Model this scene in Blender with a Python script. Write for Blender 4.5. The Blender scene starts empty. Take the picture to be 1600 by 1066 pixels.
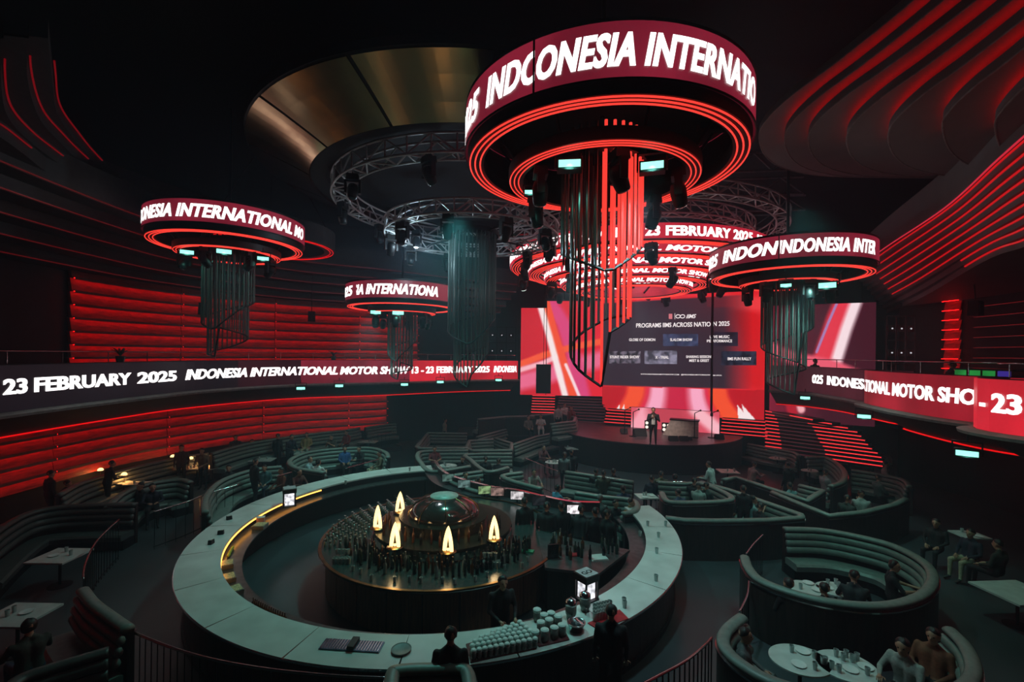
import bpy, bmesh, math, random
import numpy as np
from mathutils import Vector, Matrix, Euler
random.seed(7)
PI = math.pi
SC = bpy.context.scene
COL = SC.collection
# ------------------------------------------------------------------ camera
FPX, HY, ROLL, EYE = 716.0, 553.5, 0.012, 5.8
cd = bpy.data.cameras.new('camera'); CAM = bpy.data.objects.new('camera', cd); COL.objects.link(CAM)
cd.sensor_width = 36.0; cd.lens = FPX / 1600 * 36.0; cd.shift_y = (HY - 533) / 1600.0
cd.clip_start = 0.05; cd.clip_end = 200
CAM.matrix_world = Matrix.Translation((0, 0, EYE)) @ Matrix.Rotation(PI / 2, 4, 'X') @ Matrix.Rotation(ROLL, 4, 'Z')
SC.camera = CAM
# ------------------------------------------------------------------ world, exposure
w = bpy.data.worlds.new('world'); SC.world = w; w.use_nodes = True
w.node_tree.nodes['Background'].inputs[0].default_value = (0.25, 0.5, 0.6, 1)
w.node_tree.nodes['Background'].inputs[1].default_value = 0.002
vs = SC.view_settings
vs.view_transform = 'Standard'; vs.look = 'None'; vs.exposure = 0.0; vs.gamma = 1.0; vs.use_curve_mapping = False
SC.cycles.use_denoising = True
SC.cycles.adaptive_threshold = 0.04
SC.cycles.max_bounces = 5; SC.cycles.diffuse_bounces = 2; SC.cycles.glossy_bounces = 3
SC.cycles.transmission_bounces = 4; SC.cycles.transparent_max_bounces = 6; SC.cycles.volume_bounces = 0
SC.cycles.caustics_reflective = False; SC.cycles.caustics_refractive = False
SC.cycles.sample_clamp_indirect = 4.0

CR, SR = math.cos(ROLL), math.sin(ROLL)
def ray(px, py):
    dx, dy = px - 800, py - HY
    return (CR * dx + SR * dy) / FPX, (-SR * dx + CR * dy) / FPX
def at_z(px, py, z):                       # the point at height z seen at a pixel of the 1600x1066 frame
    a, b = ray(px, py); Y = (EYE - z) / b
    return Vector((a * Y, Y, z))
def at_y(px, py, Y):
    a, b = ray(px, py)
    return Vector((a * Y, Y, EYE - b * Y))
def project(p):
    a, b = FPX * p[0] / p[1], FPX * (EYE - p[2]) / p[1]
    return 800 + CR * a - SR * b, HY + SR * a + CR * b

# ------------------------------------------------------------------ lights of the hall (hung on the trusses out of view)
def spot(name, loc, target, power, color, angle=70, blend=0.8, radius=0.15):
    l = bpy.data.lights.new(name, 'SPOT'); l.energy = power; l.color = color
    l.spot_size = math.radians(angle); l.spot_blend = blend; l.shadow_soft_size = radius
    o = bpy.data.objects.new(name, l); COL.objects.link(o); o.location = loc
    o.rotation_euler = (Vector(target) - Vector(loc)).to_track_quat('-Z', 'Y').to_euler()
    return o
def area(name, loc, target, power, color, sx, sy):
    l = bpy.data.lights.new(name, 'AREA'); l.energy = power; l.color = color; l.shape = 'RECTANGLE'; l.size = sx; l.size_y = sy
    o = bpy.data.objects.new(name, l); COL.objects.link(o); o.location = loc
    o.rotation_euler = (Vector(target) - Vector(loc)).to_track_quat('-Z', 'Y').to_euler()
    return o
TEAL = (0.5, 1.0, 0.88)
LAMPS = [((-1.6, 13.0, 9.75), (-2.0, 12.2, 0), 1250, (0.2, 1.0, 0.86), 100), ((2.2, 8.2, 8.9), (3.6, 10.2, 0), 700, (0.45, 0.95, 1.0), 85),
         ((6.6, 10.6, 9.4), (8.4, 10.5, 0), 460, (0.26, 1.0, 0.78), 90), ((2.6, 19.0, 9.4), (2.0, 19.0, 0), 1150, (0.42, 1.0, 0.9), 95),
         ((-8.4, 13.6, 8.9), (-9.6, 14.0, 0), 170, (0.4, 1.0, 0.95), 90), ((-6.0, 19.4, 7.4), (-7.0, 19.5, 0), 760, (0.3, 1.0, 0.9), 95), ((9.4, 14.6, 8.2), (10.0, 16.5, 0), 620, (0.4, 1.0, 0.9), 90), ((4.6, 16.9, 8.3), (7.4, 24.8, 1.9), 2200, (1.0, 0.9, 0.84), 26)]
for i, (lo, ta, pw, co, an) in enumerate(LAMPS): spot('wash_spot', lo, ta, pw, co, an, 1.0, 0.2)

# ------------------------------------------------------------------ materials
MATS = {}
def lin(c):
    return tuple((x / 12.92 if x <= 0.04045 else ((x + 0.055) / 1.055) ** 2.4) for x in (v / 255.0 for v in c[:3]))
def mat(name, col, rough=0.6, metal=0.0, emit=None, strength=1.0, var=0.25, scale=6.0, bump=0.0, alpha=None, trans=0.0, aniso=None, coat=0.0):
    if name in MATS: return MATS[name]
    m = bpy.data.materials.new(name); m.use_nodes = True
    nt = m.node_tree; b = nt.nodes['Principled BSDF']
    b.inputs['Roughness'].default_value = rough; b.inputs['Metallic'].default_value = metal
    c = lin(col)
    tc = nt.nodes.new('ShaderNodeTexCoord'); nz = nt.nodes.new('ShaderNodeTexNoise')
    nz.inputs['Scale'].default_value = scale; nz.inputs['Detail'].default_value = 3
    mp = nt.nodes.new('ShaderNodeMapping')
    if aniso: mp.inputs['Scale'].default_value = aniso
    nt.links.new(tc.outputs['Object'], mp.inputs[0]); nt.links.new(mp.outputs[0], nz.inputs['Vector'])
    rp = nt.nodes.new('ShaderNodeValToRGB')
    rp.color_ramp.elements[0].position = 0.3; rp.color_ramp.elements[1].position = 0.7
    rp.color_ramp.elements[0].color = (*[x * (1 - var) for x in c], 1); rp.color_ramp.elements[1].color = (*[min(1, x * (1 + var)) for x in c], 1)
    nt.links.new(nz.outputs['Fac'], rp.inputs[0]); nt.links.new(rp.outputs[0], b.inputs['Base Color'])
    if bump:
        bp = nt.nodes.new('ShaderNodeBump'); bp.inputs['Strength'].default_value = bump; bp.inputs['Distance'].default_value = 0.02
        nt.links.new(nz.outputs['Fac'], bp.inputs['Height']); nt.links.new(bp.outputs[0], b.inputs['Normal'])
    if emit is not None:
        b.inputs['Emission Color'].default_value = (*lin(emit), 1); b.inputs['Emission Strength'].default_value = strength
    if trans: b.inputs['Transmission Weight'].default_value = trans
    if coat: b.inputs['Coat Weight'].default_value = coat
    if alpha is not None: b.inputs['Alpha'].default_value = alpha
    MATS[name] = m
    return m
def glow(name, col, strength=1.0, var=0.0, scale=3.0):
    """a lit LED surface: emission only, optional slow colour drift of the picture"""
    if name in MATS: return MATS[name]
    m = bpy.data.materials.new(name); m.use_nodes = True; nt = m.node_tree
    b = nt.nodes['Principled BSDF']; b.inputs['Base Color'].default_value = (0.01, 0.01, 0.01, 1); b.inputs['Roughness'].default_value = 0.4
    b.inputs['Emission Color'].default_value = (*lin(col), 1); b.inputs['Emission Strength'].default_value = strength
    if var:
        nz = nt.nodes.new('ShaderNodeTexNoise'); nz.inputs['Scale'].default_value = scale; nz.inputs['Detail'].default_value = 1
        mr = nt.nodes.new('ShaderNodeMapRange'); mr.inputs[1].default_value = .35; mr.inputs[2].default_value = .65
        mr.inputs[3].default_value = strength * (1 - var); mr.inputs[4].default_value = strength * (1 + var)
        tc = nt.nodes.new('ShaderNodeTexCoord'); nt.links.new(tc.outputs['Object'], nz.inputs['Vector'])
        nt.links.new(nz.outputs['Fac'], mr.inputs[0]); nt.links.new(mr.outputs[0], b.inputs['Emission Strength'])
    MATS[name] = m
    return m
def picture(name, strength=1.0):
    """LED screen whose picture is stored on the screen mesh itself"""
    m = bpy.data.materials.new(name); m.use_nodes = True; nt = m.node_tree
    b = nt.nodes['Principled BSDF']; b.inputs['Base Color'].default_value = (0.01, 0.01, 0.01, 1); b.inputs['Roughness'].default_value = 0.35
    a = nt.nodes.new('ShaderNodeAttribute'); a.attribute_name = 'picture'
    nt.links.new(a.outputs['Color'], b.inputs['Emission Color']); b.inputs['Emission Strength'].default_value = strength
    return m

M_FLOOR = mat('polished_dark_floor', (62, 68, 72), 0.34, var=0.22, scale=0.8, bump=0.06)
M_CEIL = mat('black_ceiling_paint', (9, 12, 14), 0.9)
M_DARKWALL = mat('dark_wall_panel', (30, 27, 29), 0.7)
M_SLAT = mat('red_stained_wall_board', (140, 52, 46), 0.55, var=0.45, scale=2.2, aniso=(1, 1, 7), bump=0.5)
M_LIP = mat('grey_plaster_lip', (120, 120, 118), 0.7)
M_BLACK = mat('matt_black_metal', (17, 18, 20), 0.5, 0.3)
M_CHROME = mat('polished_steel', (190, 195, 198), 0.18, 1.0, var=0.08)
M_RODS = mat('smoked_chrome_tube', (112, 120, 118), 0.25, 0.45, var=0.15)
M_TRUSS = mat('brushed_aluminium', (190, 195, 198), 0.45, 0.25, var=0.12)
M_GOLD = mat('brushed_bronze_panel', (172, 140, 106), 0.2, 1.0, var=0.12, scale=1.2, bump=0.05)
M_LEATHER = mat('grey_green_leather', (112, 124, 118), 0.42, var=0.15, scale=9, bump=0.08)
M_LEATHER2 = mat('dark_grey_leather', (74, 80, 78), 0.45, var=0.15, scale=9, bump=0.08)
M_BOOTHSHELL = mat('dark_walnut_veneer', (46, 37, 34), 0.38, var=0.4, scale=3, aniso=(6, 6, .6))
M_MARBLE = mat('pale_marble', (205, 208, 204), 0.25, var=0.14, scale=1.7, bump=0.02)
M_WOOD = mat('brown_wood_panel', (96, 60, 42), 0.45, var=0.45, scale=3, aniso=(7, 7, .5))
M_TABLE = mat('white_stone_table_top', (200, 202, 198), 0.35, var=0.12, scale=5)
M_WHITE = mat('white_ceramic', (225, 225, 222), 0.3, var=0.05)
M_NEON = glow('red_neon_tube', (255, 62, 52), 1.25)
M_NEON2 = glow('red_cove_strip', (230, 10, 14), 1.0)
M_TEXT = glow('white_led_letters', (255, 252, 252), 2.2)
M_BAND = glow('crimson_led_band', (118, 26, 44), 1.0, 0.25, 0.7)
M_BANDDARK = glow('near_black_led_band', (8, 11, 18), 1.0, 0.2, 0.5)
M_BANDRED = glow('bright_red_led_band', (196, 30, 46), 1.0, 0.3, 0.6)
M_TEALLAMP = glow('teal_par_lens', (150, 255, 228), 1.7)
M_WARM = glow('warm_lamp_glass', (255, 214, 140), 2.6)
M_REDTUBE = glow('red_led_tube', (255, 66, 56), 1.0)

# ------------------------------------------------------------------ mesh helpers
class MB:
    def __init__(s): s.v = []; s.f = []
    def add(s, vs, fs):
        n = len(s.v); s.v += [tuple(p) for p in vs]; s.f += [tuple(i + n for i in f) for f in fs]; return s
    def box(s, c, d, rz=0.0, taper=1.0):
        hx, hy, hz = d[0] / 2, d[1] / 2, d[2] / 2; cs, sn = math.cos(rz), math.sin(rz); P = []
        for z, t in ((-hz, 1.0), (hz, taper)):
            for x, y in ((-hx, -hy), (hx, -hy), (hx, hy), (-hx, hy)):
                x, y = x * t, y * t; P.append((c[0] + x * cs - y * sn, c[1] + x * sn + y * cs, c[2] + z))
        return s.add(P, [(3, 2, 1, 0), (4, 5, 6, 7), (0, 1, 5, 4), (1, 2, 6, 5), (2, 3, 7, 6), (3, 0, 4, 7)])
    def tube(s, p0, p1, r0, r1=None, n=8):
        r1 = r0 if r1 is None else r1; p0, p1 = Vector(p0), Vector(p1); d = (p1 - p0)
        if d.length < 1e-6: return s
        d.normalize(); u = d.orthogonal().normalized(); v = d.cross(u); P = []
        for p, r in ((p0, r0), (p1, r1)):
            for k in range(n):
                a = 2 * PI * k / n; P.append(p + u * (r * math.cos(a)) + v * (r * math.sin(a)))
        return s.add(P, [(k, (k + 1) % n, n + (k + 1) % n, n + k) for k in range(n)] + [tuple(range(n - 1, -1, -1)), tuple(range(n, 2 * n))])
    def lathe(s, prof, n=16, c=(0, 0, 0), cap=True):
        P = []; F = []
        for r, z in prof:
            for k in range(n):
                a = 2 * PI * k / n; P.append((c[0] + r * math.cos(a), c[1] + r * math.sin(a), c[2] + z))
        for i in range(len(prof) - 1):
            for k in range(n): F.append((i * n + k, i * n + (k + 1) % n, (i + 1) * n + (k + 1) % n, (i + 1) * n + k))
        if cap: F += [tuple(range(n - 1, -1, -1)), tuple((len(prof) - 1) * n + k for k in range(n))]
        return s.add(P, F)
    def ball(s, c, r, n=12, m=8):
        rr = r if hasattr(r, '__len__') else (r, r, r); P = []; F = []
        for i in range(m + 1):
            t = PI * i / m
            for k in range(n):
                a = 2 * PI * k / n; P.append((c[0] + rr[0] * math.sin(t) * math.cos(a), c[1] + rr[1] * math.sin(t) * math.sin(a), c[2] - rr[2] * math.cos(t)))
        for i in range(m):
            for k in range(n): F.append((i * n + k, i * n + (k + 1) % n, (i + 1) * n + (k + 1) % n, (i + 1) * n + k))
        return s.add(P, F)
    def pipe(s, pts, r, n=6, closed=False):
        pts = [Vector(p) for p in pts]; N = len(pts); P = []; F = []
        for i, p in enumerate(pts):
            a = pts[(i - 1) % N] if (closed or i > 0) else p; b = pts[(i + 1) % N] if (closed or i < N - 1) else p
            d = (b - a); d = d.normalized() if d.length > 1e-9 else Vector((1, 0, 0))
            side = d.cross(Vector((0, 0, 1))); side = side.normalized() if side.length > 1e-4 else Vector((1, 0, 0)); up = side.cross(d)
            for k in range(n):
                t = 2 * PI * k / n; P.append(p + side * (r * math.cos(t)) + up * (r * math.sin(t)))
        for i in range(N if closed else N - 1):
            j = (i + 1) % N
            for k in range(n): F.append((i * n + k, i * n + (k + 1) % n, j * n + (k + 1) % n, j * n + k))
        if not closed: F += [tuple(range(n - 1, -1, -1)), tuple((N - 1) * n + k for k in range(n))]
        return s.add(P, F)
    def sweep(s, path, prof, closed=False, flip=1):
        """profile of (offset to the left of travel * flip, z) pairs carried along a plan path"""
        N = len(path); n = len(prof); P = []; F = []
        nor = normals(path, closed)
        for p, q in zip(path, nor):
            for d, z in prof: P.append((p[0] + q[0] * d * flip, p[1] + q[1] * d * flip, z))
        for i in range(N if closed else N - 1):
            j = (i + 1) % N
            for k in range(n): F.append((i * n + k, i * n + (k + 1) % n, j * n + (k + 1) % n, j * n + k))
        if not closed: F += [tuple(range(n - 1, -1, -1)), tuple((N - 1) * n + k for k in range(n))]
        return s.add(P, F)
    def strip(s, A, B):
        n = len(A); return s.add(list(A) + list(B), [(i, i + 1, n + i + 1, n + i) for i in range(n - 1)])
    def prism(s, poly, z0, z1):
        n = len(poly)
        return s.add([(x, y, z0) for x, y in poly] + [(x, y, z1) for x, y in poly], [tuple(range(n - 1, -1, -1)), tuple(range(n, 2 * n))] + [(i, (i + 1) % n, n + (i + 1) % n, n + i) for i in range(n)])
    def mesh(s, name):
        me = bpy.data.meshes.new(name); me.from_pydata(s.v, [], s.f)
        bm = bmesh.new(); bm.from_mesh(me); bmesh.ops.recalc_face_normals(bm, faces=bm.faces); bm.to_mesh(me); bm.free()
        return me
    def build(s, name, m, parent=None, loc=None, smooth=False):
        return obj(name, s.mesh(name), m, parent, loc, smooth)
def normals(path, closed=False):
    N = len(path); out = []
    for i in range(N):
        a = path[(i - 1) % N] if (closed or i > 0) else path[i]; b = path[(i + 1) % N] if (closed or i < N - 1) else path[i]
        dx, dy = b[0] - a[0], b[1] - a[1]; l = math.hypot(dx, dy) or 1; out.append((-dy / l, dx / l))
    return out
def spline(pts, per=8, closed=False):
    pts = [Vector((p[0], p[1])) for p in pts]; N = len(pts); out = []
    for i in range(N if closed else N - 1):
        g = lambda k: pts[k % N] if closed else pts[max(0, min(N - 1, k))]
        p0, p1, p2, p3 = g(i - 1), g(i), g(i + 1), g(i + 2)
        for k in range(per):
            t = k / per
            out.append(0.5 * ((2 * p1) + (p2 - p0) * t + (2 * p0 - 5 * p1 + 4 * p2 - p3) * t * t + (3 * p1 - p0 - 3 * p2 + p3) * t ** 3))
    if not closed: out.append(pts[-1])
    return [(p.x, p.y) for p in out]
def circle(cx, cy, R, n=96, a0=0.0, a1=2 * PI):
    full = abs(a1 - a0 - 2 * PI) < 1e-6
    return [(cx + R * math.cos(a0 + (a1 - a0) * k / (n if full else n - 1)), cy + R * math.sin(a0 + (a1 - a0) * k / (n if full else n - 1))) for k in range(n)]
def obj(name, me, m=None, parent=None, loc=None, smooth=False):
    o = bpy.data.objects.new(name, me); COL.objects.link(o)
    if m is not None and not me.materials: me.materials.append(m)
    if smooth:
        for p in me.polygons: p.use_smooth = True
    if parent is not None: o.parent = parent
    if loc is not None: o.location = loc
    return o
def tag(o, label, cat, group=None):
    o['label'] = label; o['category'] = cat
    if group: o['group'] = group
    return o
def thing(name, label, cat, loc=(0, 0, 0), rz=0.0, group=None):
    o = bpy.data.objects.new(name, None); COL.objects.link(o); o.location = loc; o.rotation_euler = (0, 0, rz)
    o.empty_display_size = 0.2
    return tag(o, label, cat, group)
def struct(o): o['kind'] = 'structure'; return o
def root_struct(name):
    o = bpy.data.objects.new(name, None); COL.objects.link(o); o['kind'] = 'structure'; return o
def dup(root, loc=None, rz=None, label=None):
    r = root.copy(); COL.objects.link(r)
    if loc is not None: r.location = loc
    if rz is not None: r.rotation_euler = (0, 0, rz)
    if label: r['label'] = label
    for ch in root.children:
        c = ch.copy(); COL.objects.link(c); c.parent = r
        for g in ch.children:
            d = g.copy(); COL.objects.link(d); d.parent = c
    return r
UNIT_TUBE = MB().tube((0, 0, 0), (0, 0, 1), 1.0, n=6).mesh('tube')
def stick(name, p0, p1, r, m, parent, mesh=None):
    """a straight round bar that shares one mesh with all alike bars"""
    key = 'bar_' + m.name
    me = bpy.data.meshes.get(key)
    if me is None:
        me = UNIT_TUBE.copy(); me.name = key; me.materials.clear(); me.materials.append(m)
    o = bpy.data.objects.new(name, me); COL.objects.link(o); o.parent = parent
    p0, p1 = Vector(p0), Vector(p1); d = p1 - p0
    o.matrix_local = Matrix.Translation(p0) @ d.to_track_quat('Z', 'Y').to_matrix().to_4x4() @ Matrix.Diagonal((r, r, d.length, 1))
    return o
# ------------------------------------------------------------------ lettering
def text_polys(s, bold=0.02, italic=0.0, spacing=1.0, heavy=0.0):
    cu = bpy.data.curves.new('letters', 'FONT'); cu.body = s; cu.size = 1.0; cu.offset = bold; cu.shear = italic; cu.space_character = spacing
    cu.resolution_u = 3
    o = bpy.data.objects.new('letters', cu); COL.objects.link(o)
    dg = bpy.context.evaluated_depsgraph_get(); me = bpy.data.meshes.new_from_object(o.evaluated_get(dg))
    bpy.data.objects.remove(o); bpy.data.curves.remove(cu)
    if heavy:                                     # thicker strokes: the glyph laid over itself, slightly to each side
        n = len(me.vertices); V = [v.co.copy() for v in me.vertices]; Fs = [tuple(p.vertices) for p in me.polygons]; bpy.data.meshes.remove(me)
        me = bpy.data.meshes.new('letters'); me.from_pydata([v + Vector((d, 0, 0)) for d in (-heavy, heavy) for v in V], [], Fs + [tuple(i + n for i in f) for f in Fs])
    return me
class Path:
    """plan polyline with arc length, for wrapping lettering on a curved band"""
    def __init__(s, pts, closed=False):
        s.p = np.array(pts + ([pts[0]] if closed else []), float); d = np.hypot(*np.diff(s.p, axis=0).T); s.s = np.concatenate([[0], np.cumsum(d)])
    def at(s, t):
        x = np.interp(t, s.s, s.p[:, 0]); y = np.interp(t, s.s, s.p[:, 1]); e = 0.05
        dx = np.interp(t + e, s.s, s.p[:, 0]) - np.interp(t - e, s.s, s.p[:, 0]); dy = np.interp(t + e, s.s, s.p[:, 1]) - np.interp(t - e, s.s, s.p[:, 1])
        l = np.hypot(dx, dy) + 1e-9
        return x, y, dx / l, dy / l
    def hit(s, px, py=560):                      # nearest crossing of the sight line with the path
        a, _ = ray(px, py); best = None
        for i in range(len(s.p) - 1):
            (x0, y0), (x1, y1) = s.p[i], s.p[i + 1]; f0, f1 = x0 - a * y0, x1 - a * y1
            if f0 * f1 <= 0 and f0 != f1:
                t = f0 / (f0 - f1); Y = y0 + t * (y1 - y0)
                if Y > 0 and (best is None or Y < best[0]): best = (Y, s.s[i] + t * (s.s[i + 1] - s.s[i]))
        if best is None:                         # outside the band's outline: take the edge of the outline on that side
            i = int(np.argmin(np.abs(s.p[:, 0] / np.maximum(s.p[:, 1], .1) - a))); return s.s[i]
        return best[1]
def wrap_text(name, string, path, s0, s1, z, h, m, parent, side=-1, off=0.03, italic=0.0, bold=0.045, clip=None, fit=True, spacing=1.0, cell=0.25):
    """lettering on a band: starts at arc length s0, ends at s1, cap height h, base line z; side -1 = right of travel"""
    me = text_polys(string, min(bold, .028), italic, spacing, .024)
    bm = bmesh.new(); bm.from_mesh(me); bpy.data.meshes.remove(me)
    xs = [v.co.x for v in bm.verts]; ys = [v.co.y for v in bm.verts]
    x0, x1, y0, y1 = min(xs), max(xs), min(ys), max(ys)
    ky = h / 0.75
    kx = (s1 - s0) / (x1 - x0) if s1 is not None else ky
    for v in bm.verts: v.co.x = s0 + (v.co.x - x0) * kx; v.co.y = v.co.y * ky
    smax = max(v.co.x for v in bm.verts)
    if clip:
        for c, sg in ((clip[0], -1), (clip[1], 1)):
            if c is not None:
                bmesh.ops.bisect_plane(bm, geom=bm.verts[:] + bm.edges[:] + bm.faces[:], plane_co=(c, 0, 0), plane_no=(sg, 0, 0), clear_outer=True)
    c = s0 + cell
    while c < smax:
        bmesh.ops.bisect_plane(bm, geom=bm.verts[:] + bm.edges[:] + bm.faces[:], plane_co=(c, 0, 0), plane_no=(1, 0, 0)); c += cell
    me = bpy.data.meshes.new(name)
    if bm.verts:
        t = np.array([v.co.x for v in bm.verts]); X, Y, dx, dy = path.at(t)
        for v, x, y, ex, ey in zip(bm.verts, X, Y, dx, dy):
            nx, ny = (ey, -ex) if side < 0 else (-ey, ex)
            v.co = Vector((x + nx * off, y + ny * off, z + v.co.y))
    bm.to_mesh(me); bm.free()
    return obj(name, me, m, parent)
def flat_text(name, string, origin, right, up, h, m, parent, width=None, bold=0.02, italic=0.0, center=False):
    me = text_polys(string, min(bold, .014), italic, 1.0, .016); n = len(me.vertices); co = np.empty(n * 3); me.vertices.foreach_get('co', co); co = co.reshape(-1, 3)
    x0, x1 = co[:, 0].min(), co[:, 0].max(); ky = h / 0.75; kx = (width / (x1 - x0)) if width else ky
    right, up, origin = Vector(right), Vector(up), Vector(origin); sh = (x1 - x0) * kx / 2 if center else 0
    for v, c in zip(me.vertices, co): v.co = origin + right * ((c[0] - x0) * kx - sh) + up * (c[1] * ky)
    return obj(name, me, m, parent)
# ================================================================== the hall
struct(MB().box((0, 14, -0.1), (64, 56, 0.2)).build('floor', M_FLOOR))
struct(MB().box((0, 14, 14.6), (64, 56, 0.2)).build('ceiling', M_CEIL))
struct(MB().box((0, 41.9, 7.2), (64, 0.2, 14.6)).build('wall_back', M_DARKWALL))
struct(MB().box((0, -13.9, 7.2), (64, 0.2, 14.6)).build('wall_front', M_DARKWALL))
struct(MB().box((31.9, 14, 7.2), (0.2, 55.6, 14.6)).build('wall_right', M_DARKWALL))
struct(MB().box((-31.9, 14, 7.2), (0.2, 55.6, 14.6)).build('wall_far_left', M_DARKWALL))

# ---- plan lines of the two galleries
LP = spline([(-12.0, 2.0), (-12.3, 7), (-12.9, 12.4), (-13.0, 16.5), (-12.7, 19.4), (-10.8, 23.1), (-7.0, 25.4), (-2.8, 28.6), (0.4, 30.2)], 10)
def offset(path, d):
    return [(p[0] + q[0] * d, p[1] + q[1] * d) for p, q in zip(path, normals(path))]
def part_of(path, s0, s1, step=0.4):
    P = Path(path); s1 = min(s1, P.s[-1]); n = max(2, int((s1 - s0) / step) + 1); t = np.linspace(s0, s1, n); x, y, _, _ = P.at(t)
    x = np.interp(t, P.s, P.p[:, 0]); y = np.interp(t, P.s, P.p[:, 1])
    return list(zip(x.tolist(), y.tolist()))
# ---- louvred red wall behind the left gallery: shell, boards, shelf edges, hidden LED strips
WALL_L = offset(LP, 3.4)
wl = root_struct('wall_left')
MB().sweep(offset(LP, 3.75), [(0, 0), (0.25, 0), (0.25, 13.5), (0, 13.5)]).build('wall_shell', M_DARKWALL, wl)
PW = Path(WALL_L); s_end = PW.hit(606, 640); s_up0 = PW.hit(116, 500); s_up1 = PW.hit(655, 500)
def louvres(s0, s1, zs, seg):
    for zi, (z0, z1) in enumerate(zip(zs[:-1], zs[1:])):
        a = s0
        while a < s1 - 0.3:
            b = min(a + seg, s1); p = part_of(WALL_L, a, b - 0.025, 0.5)
            MB().sweep(p, [(0.10, z0), (0.22, z0), (0.30, z1 - .03), (0.18, z1 - .03)]).build('wall_board', M_SLAT, wl)
            MB().sweep(p, [(-0.03, z1 - .09), (-0.015, z1 - .09), (-0.015, z1 - .02), (0.30, z1 - .03), (0.30, z1), (-0.03, z1)]).build('shelf_edge', M_LIP2, wl)
            a = b
        p = part_of(WALL_L, s0, s1, 0.5)
        MB().sweep(p, [(0.0, z1 - .05), (0.03, z1 - .05), (0.03, z1 - .035), (0.0, z1 - .035)]).build('led_strip', M_WALLSTRIP, wl)
M_LIP2 = mat('grey_shelf_edge', (92, 84, 82), 0.5)
M_WALLSTRIP = glow('red_wall_wash_strip', (255, 12, 14), 10.5)
louvres(s_up0, s_up1, [4.5 + 0.5 * k for k in range(10)], 4.6)
louvres(1.0, s_end, [0.95 + 0.45 * k for k in range(6)], 4.6)
# ---- low tier carrying the wall bench
struct(MB().sweep(part_of(LP, Path(LP).hit(318, 700), Path(LP).hit(640, 660), .5), [(1.0, 0), (1.0, .28), (3.5, .28), (3.5, 0)]).build('floor_wall_tier', mat('dark_tier_carpet', (40, 38, 40), .8)))
# ---- galleries
def par_light(px, py, Y, label, aim=(0, 12, 0), size=0.2, beam=16.0, mesh_cache={}):
    p = at_y(px, py, Y); t = thing('par_light', label, 'stage light', p, 0, 'teal wash lights')
    d = (Vector((0, 0, EYE)) - p); t.rotation_euler = (0, 0, math.atan2(d.y, d.x) + PI / 2)
    if 'b' not in mesh_cache:
        mesh_cache['b'] = MB().box((0, .12, 0), (.44, .2, .2)).box((0, .02, 0), (.42, .02, .18)).mesh('housing')
        mesh_cache['l'] = MB().box((0, .0, 0), (.38, .02, .12)).mesh('lens')
        mesh_cache['y'] = MB().box((-.25, .12, .1), (.03, .08, .3)).box((.25, .12, .1), (.03, .08, .3)).box((0, .12, .26), (.53, .08, .03)).tube((0, .12, .26), (0, .12, .42), .02).mesh('yoke')
    s = size / .2
    for k, nm, mm in (('b', 'housing', M_BLACK), ('l', 'lens', M_TEALLAMP), ('y', 'yoke', M_BLACK)):
        o = obj(nm, mesh_cache[k], mm, t); o.scale = (s, s, s)
    if beam:
        l = bpy.data.lights.new('par_beam', 'SPOT'); l.energy = beam; l.color = (.22, 1.0, .8); l.spot_size = 2.4; l.spot_blend = 1.0; l.shadow_soft_size = .08
        lo = bpy.data.objects.new('par_beam', l); COL.objects.link(lo); lo.parent = t; lo.location = (0, -.06, -.04); lo.rotation_euler = (math.radians(30), 0, 0)
    return t
def gallery(path, label, segs, runs, posts=True):
    g = thing('gallery_balcony', label, 'balcony', (path[0][0], path[0][1], 0)); g.location = (0, 0, 0)
    P = Path(path)
    MB().sweep(path, [(-0.10, 4.02), (-0.28, 4.05), (-0.30, 4.12), (-0.10, 4.17), (0.0, 4.17), (0.0, 4.02)]).build('lip', M_LIP, g)
    MB().sweep(path, [(0.0, 4.02), (0.0, 4.17), (0.06, 4.17), (0.06, 4.4), (3.4, 4.4), (3.4, 3.28), (1.3, 3.28)]).build('floor_slab', M_SOFFIT, g)
    MB().sweep(path, [(0.06, 4.17), (0.06, 5.38), (0.26, 5.38), (0.26, 4.4)]).build('parapet', M_DARKWALL, g)
    MB().sweep(offset(path, 1.12), [(-.02, 3.31), (.02, 3.31), (.02, 3.35), (-.02, 3.35)]).build('cove_light', M_NEON2, g)
    for a, b, m in segs:
        p = part_of(path, a, b)
        MB().sweep(p, [(0.0, 4.17), (0.0, 5.36), (0.055, 5.36), (0.055, 4.17)]).build('led_panel', m, g)
    for st, a, b, h, it, clip in runs:
        wrap_text('lettering', st, P, a, b, 4.63, h, M_TEXT, g, side=-1, off=0.012, italic=it, clip=clip)
    rl = offset(path, 0.4)
    MB().pipe([(x, y, 5.72) for x, y in rl], 0.022).build('handrail', M_CHROME, g, smooth=True)
    PR = Path(rl); s = 0.5
    while s < PR.s[-1]:
        x, y, _, _ = PR.at(np.array([s])); stick('rail_post', (x[0], y[0], 5.38), (x[0], y[0], 5.71), 0.015, M_CHROME, g); s += 1.6
    return g
M_SOFFIT = mat('dark_soffit_paint', (44, 42, 40), 0.75)
PL = Path(LP); H = lambda px: PL.hit(px, 585)
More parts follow.
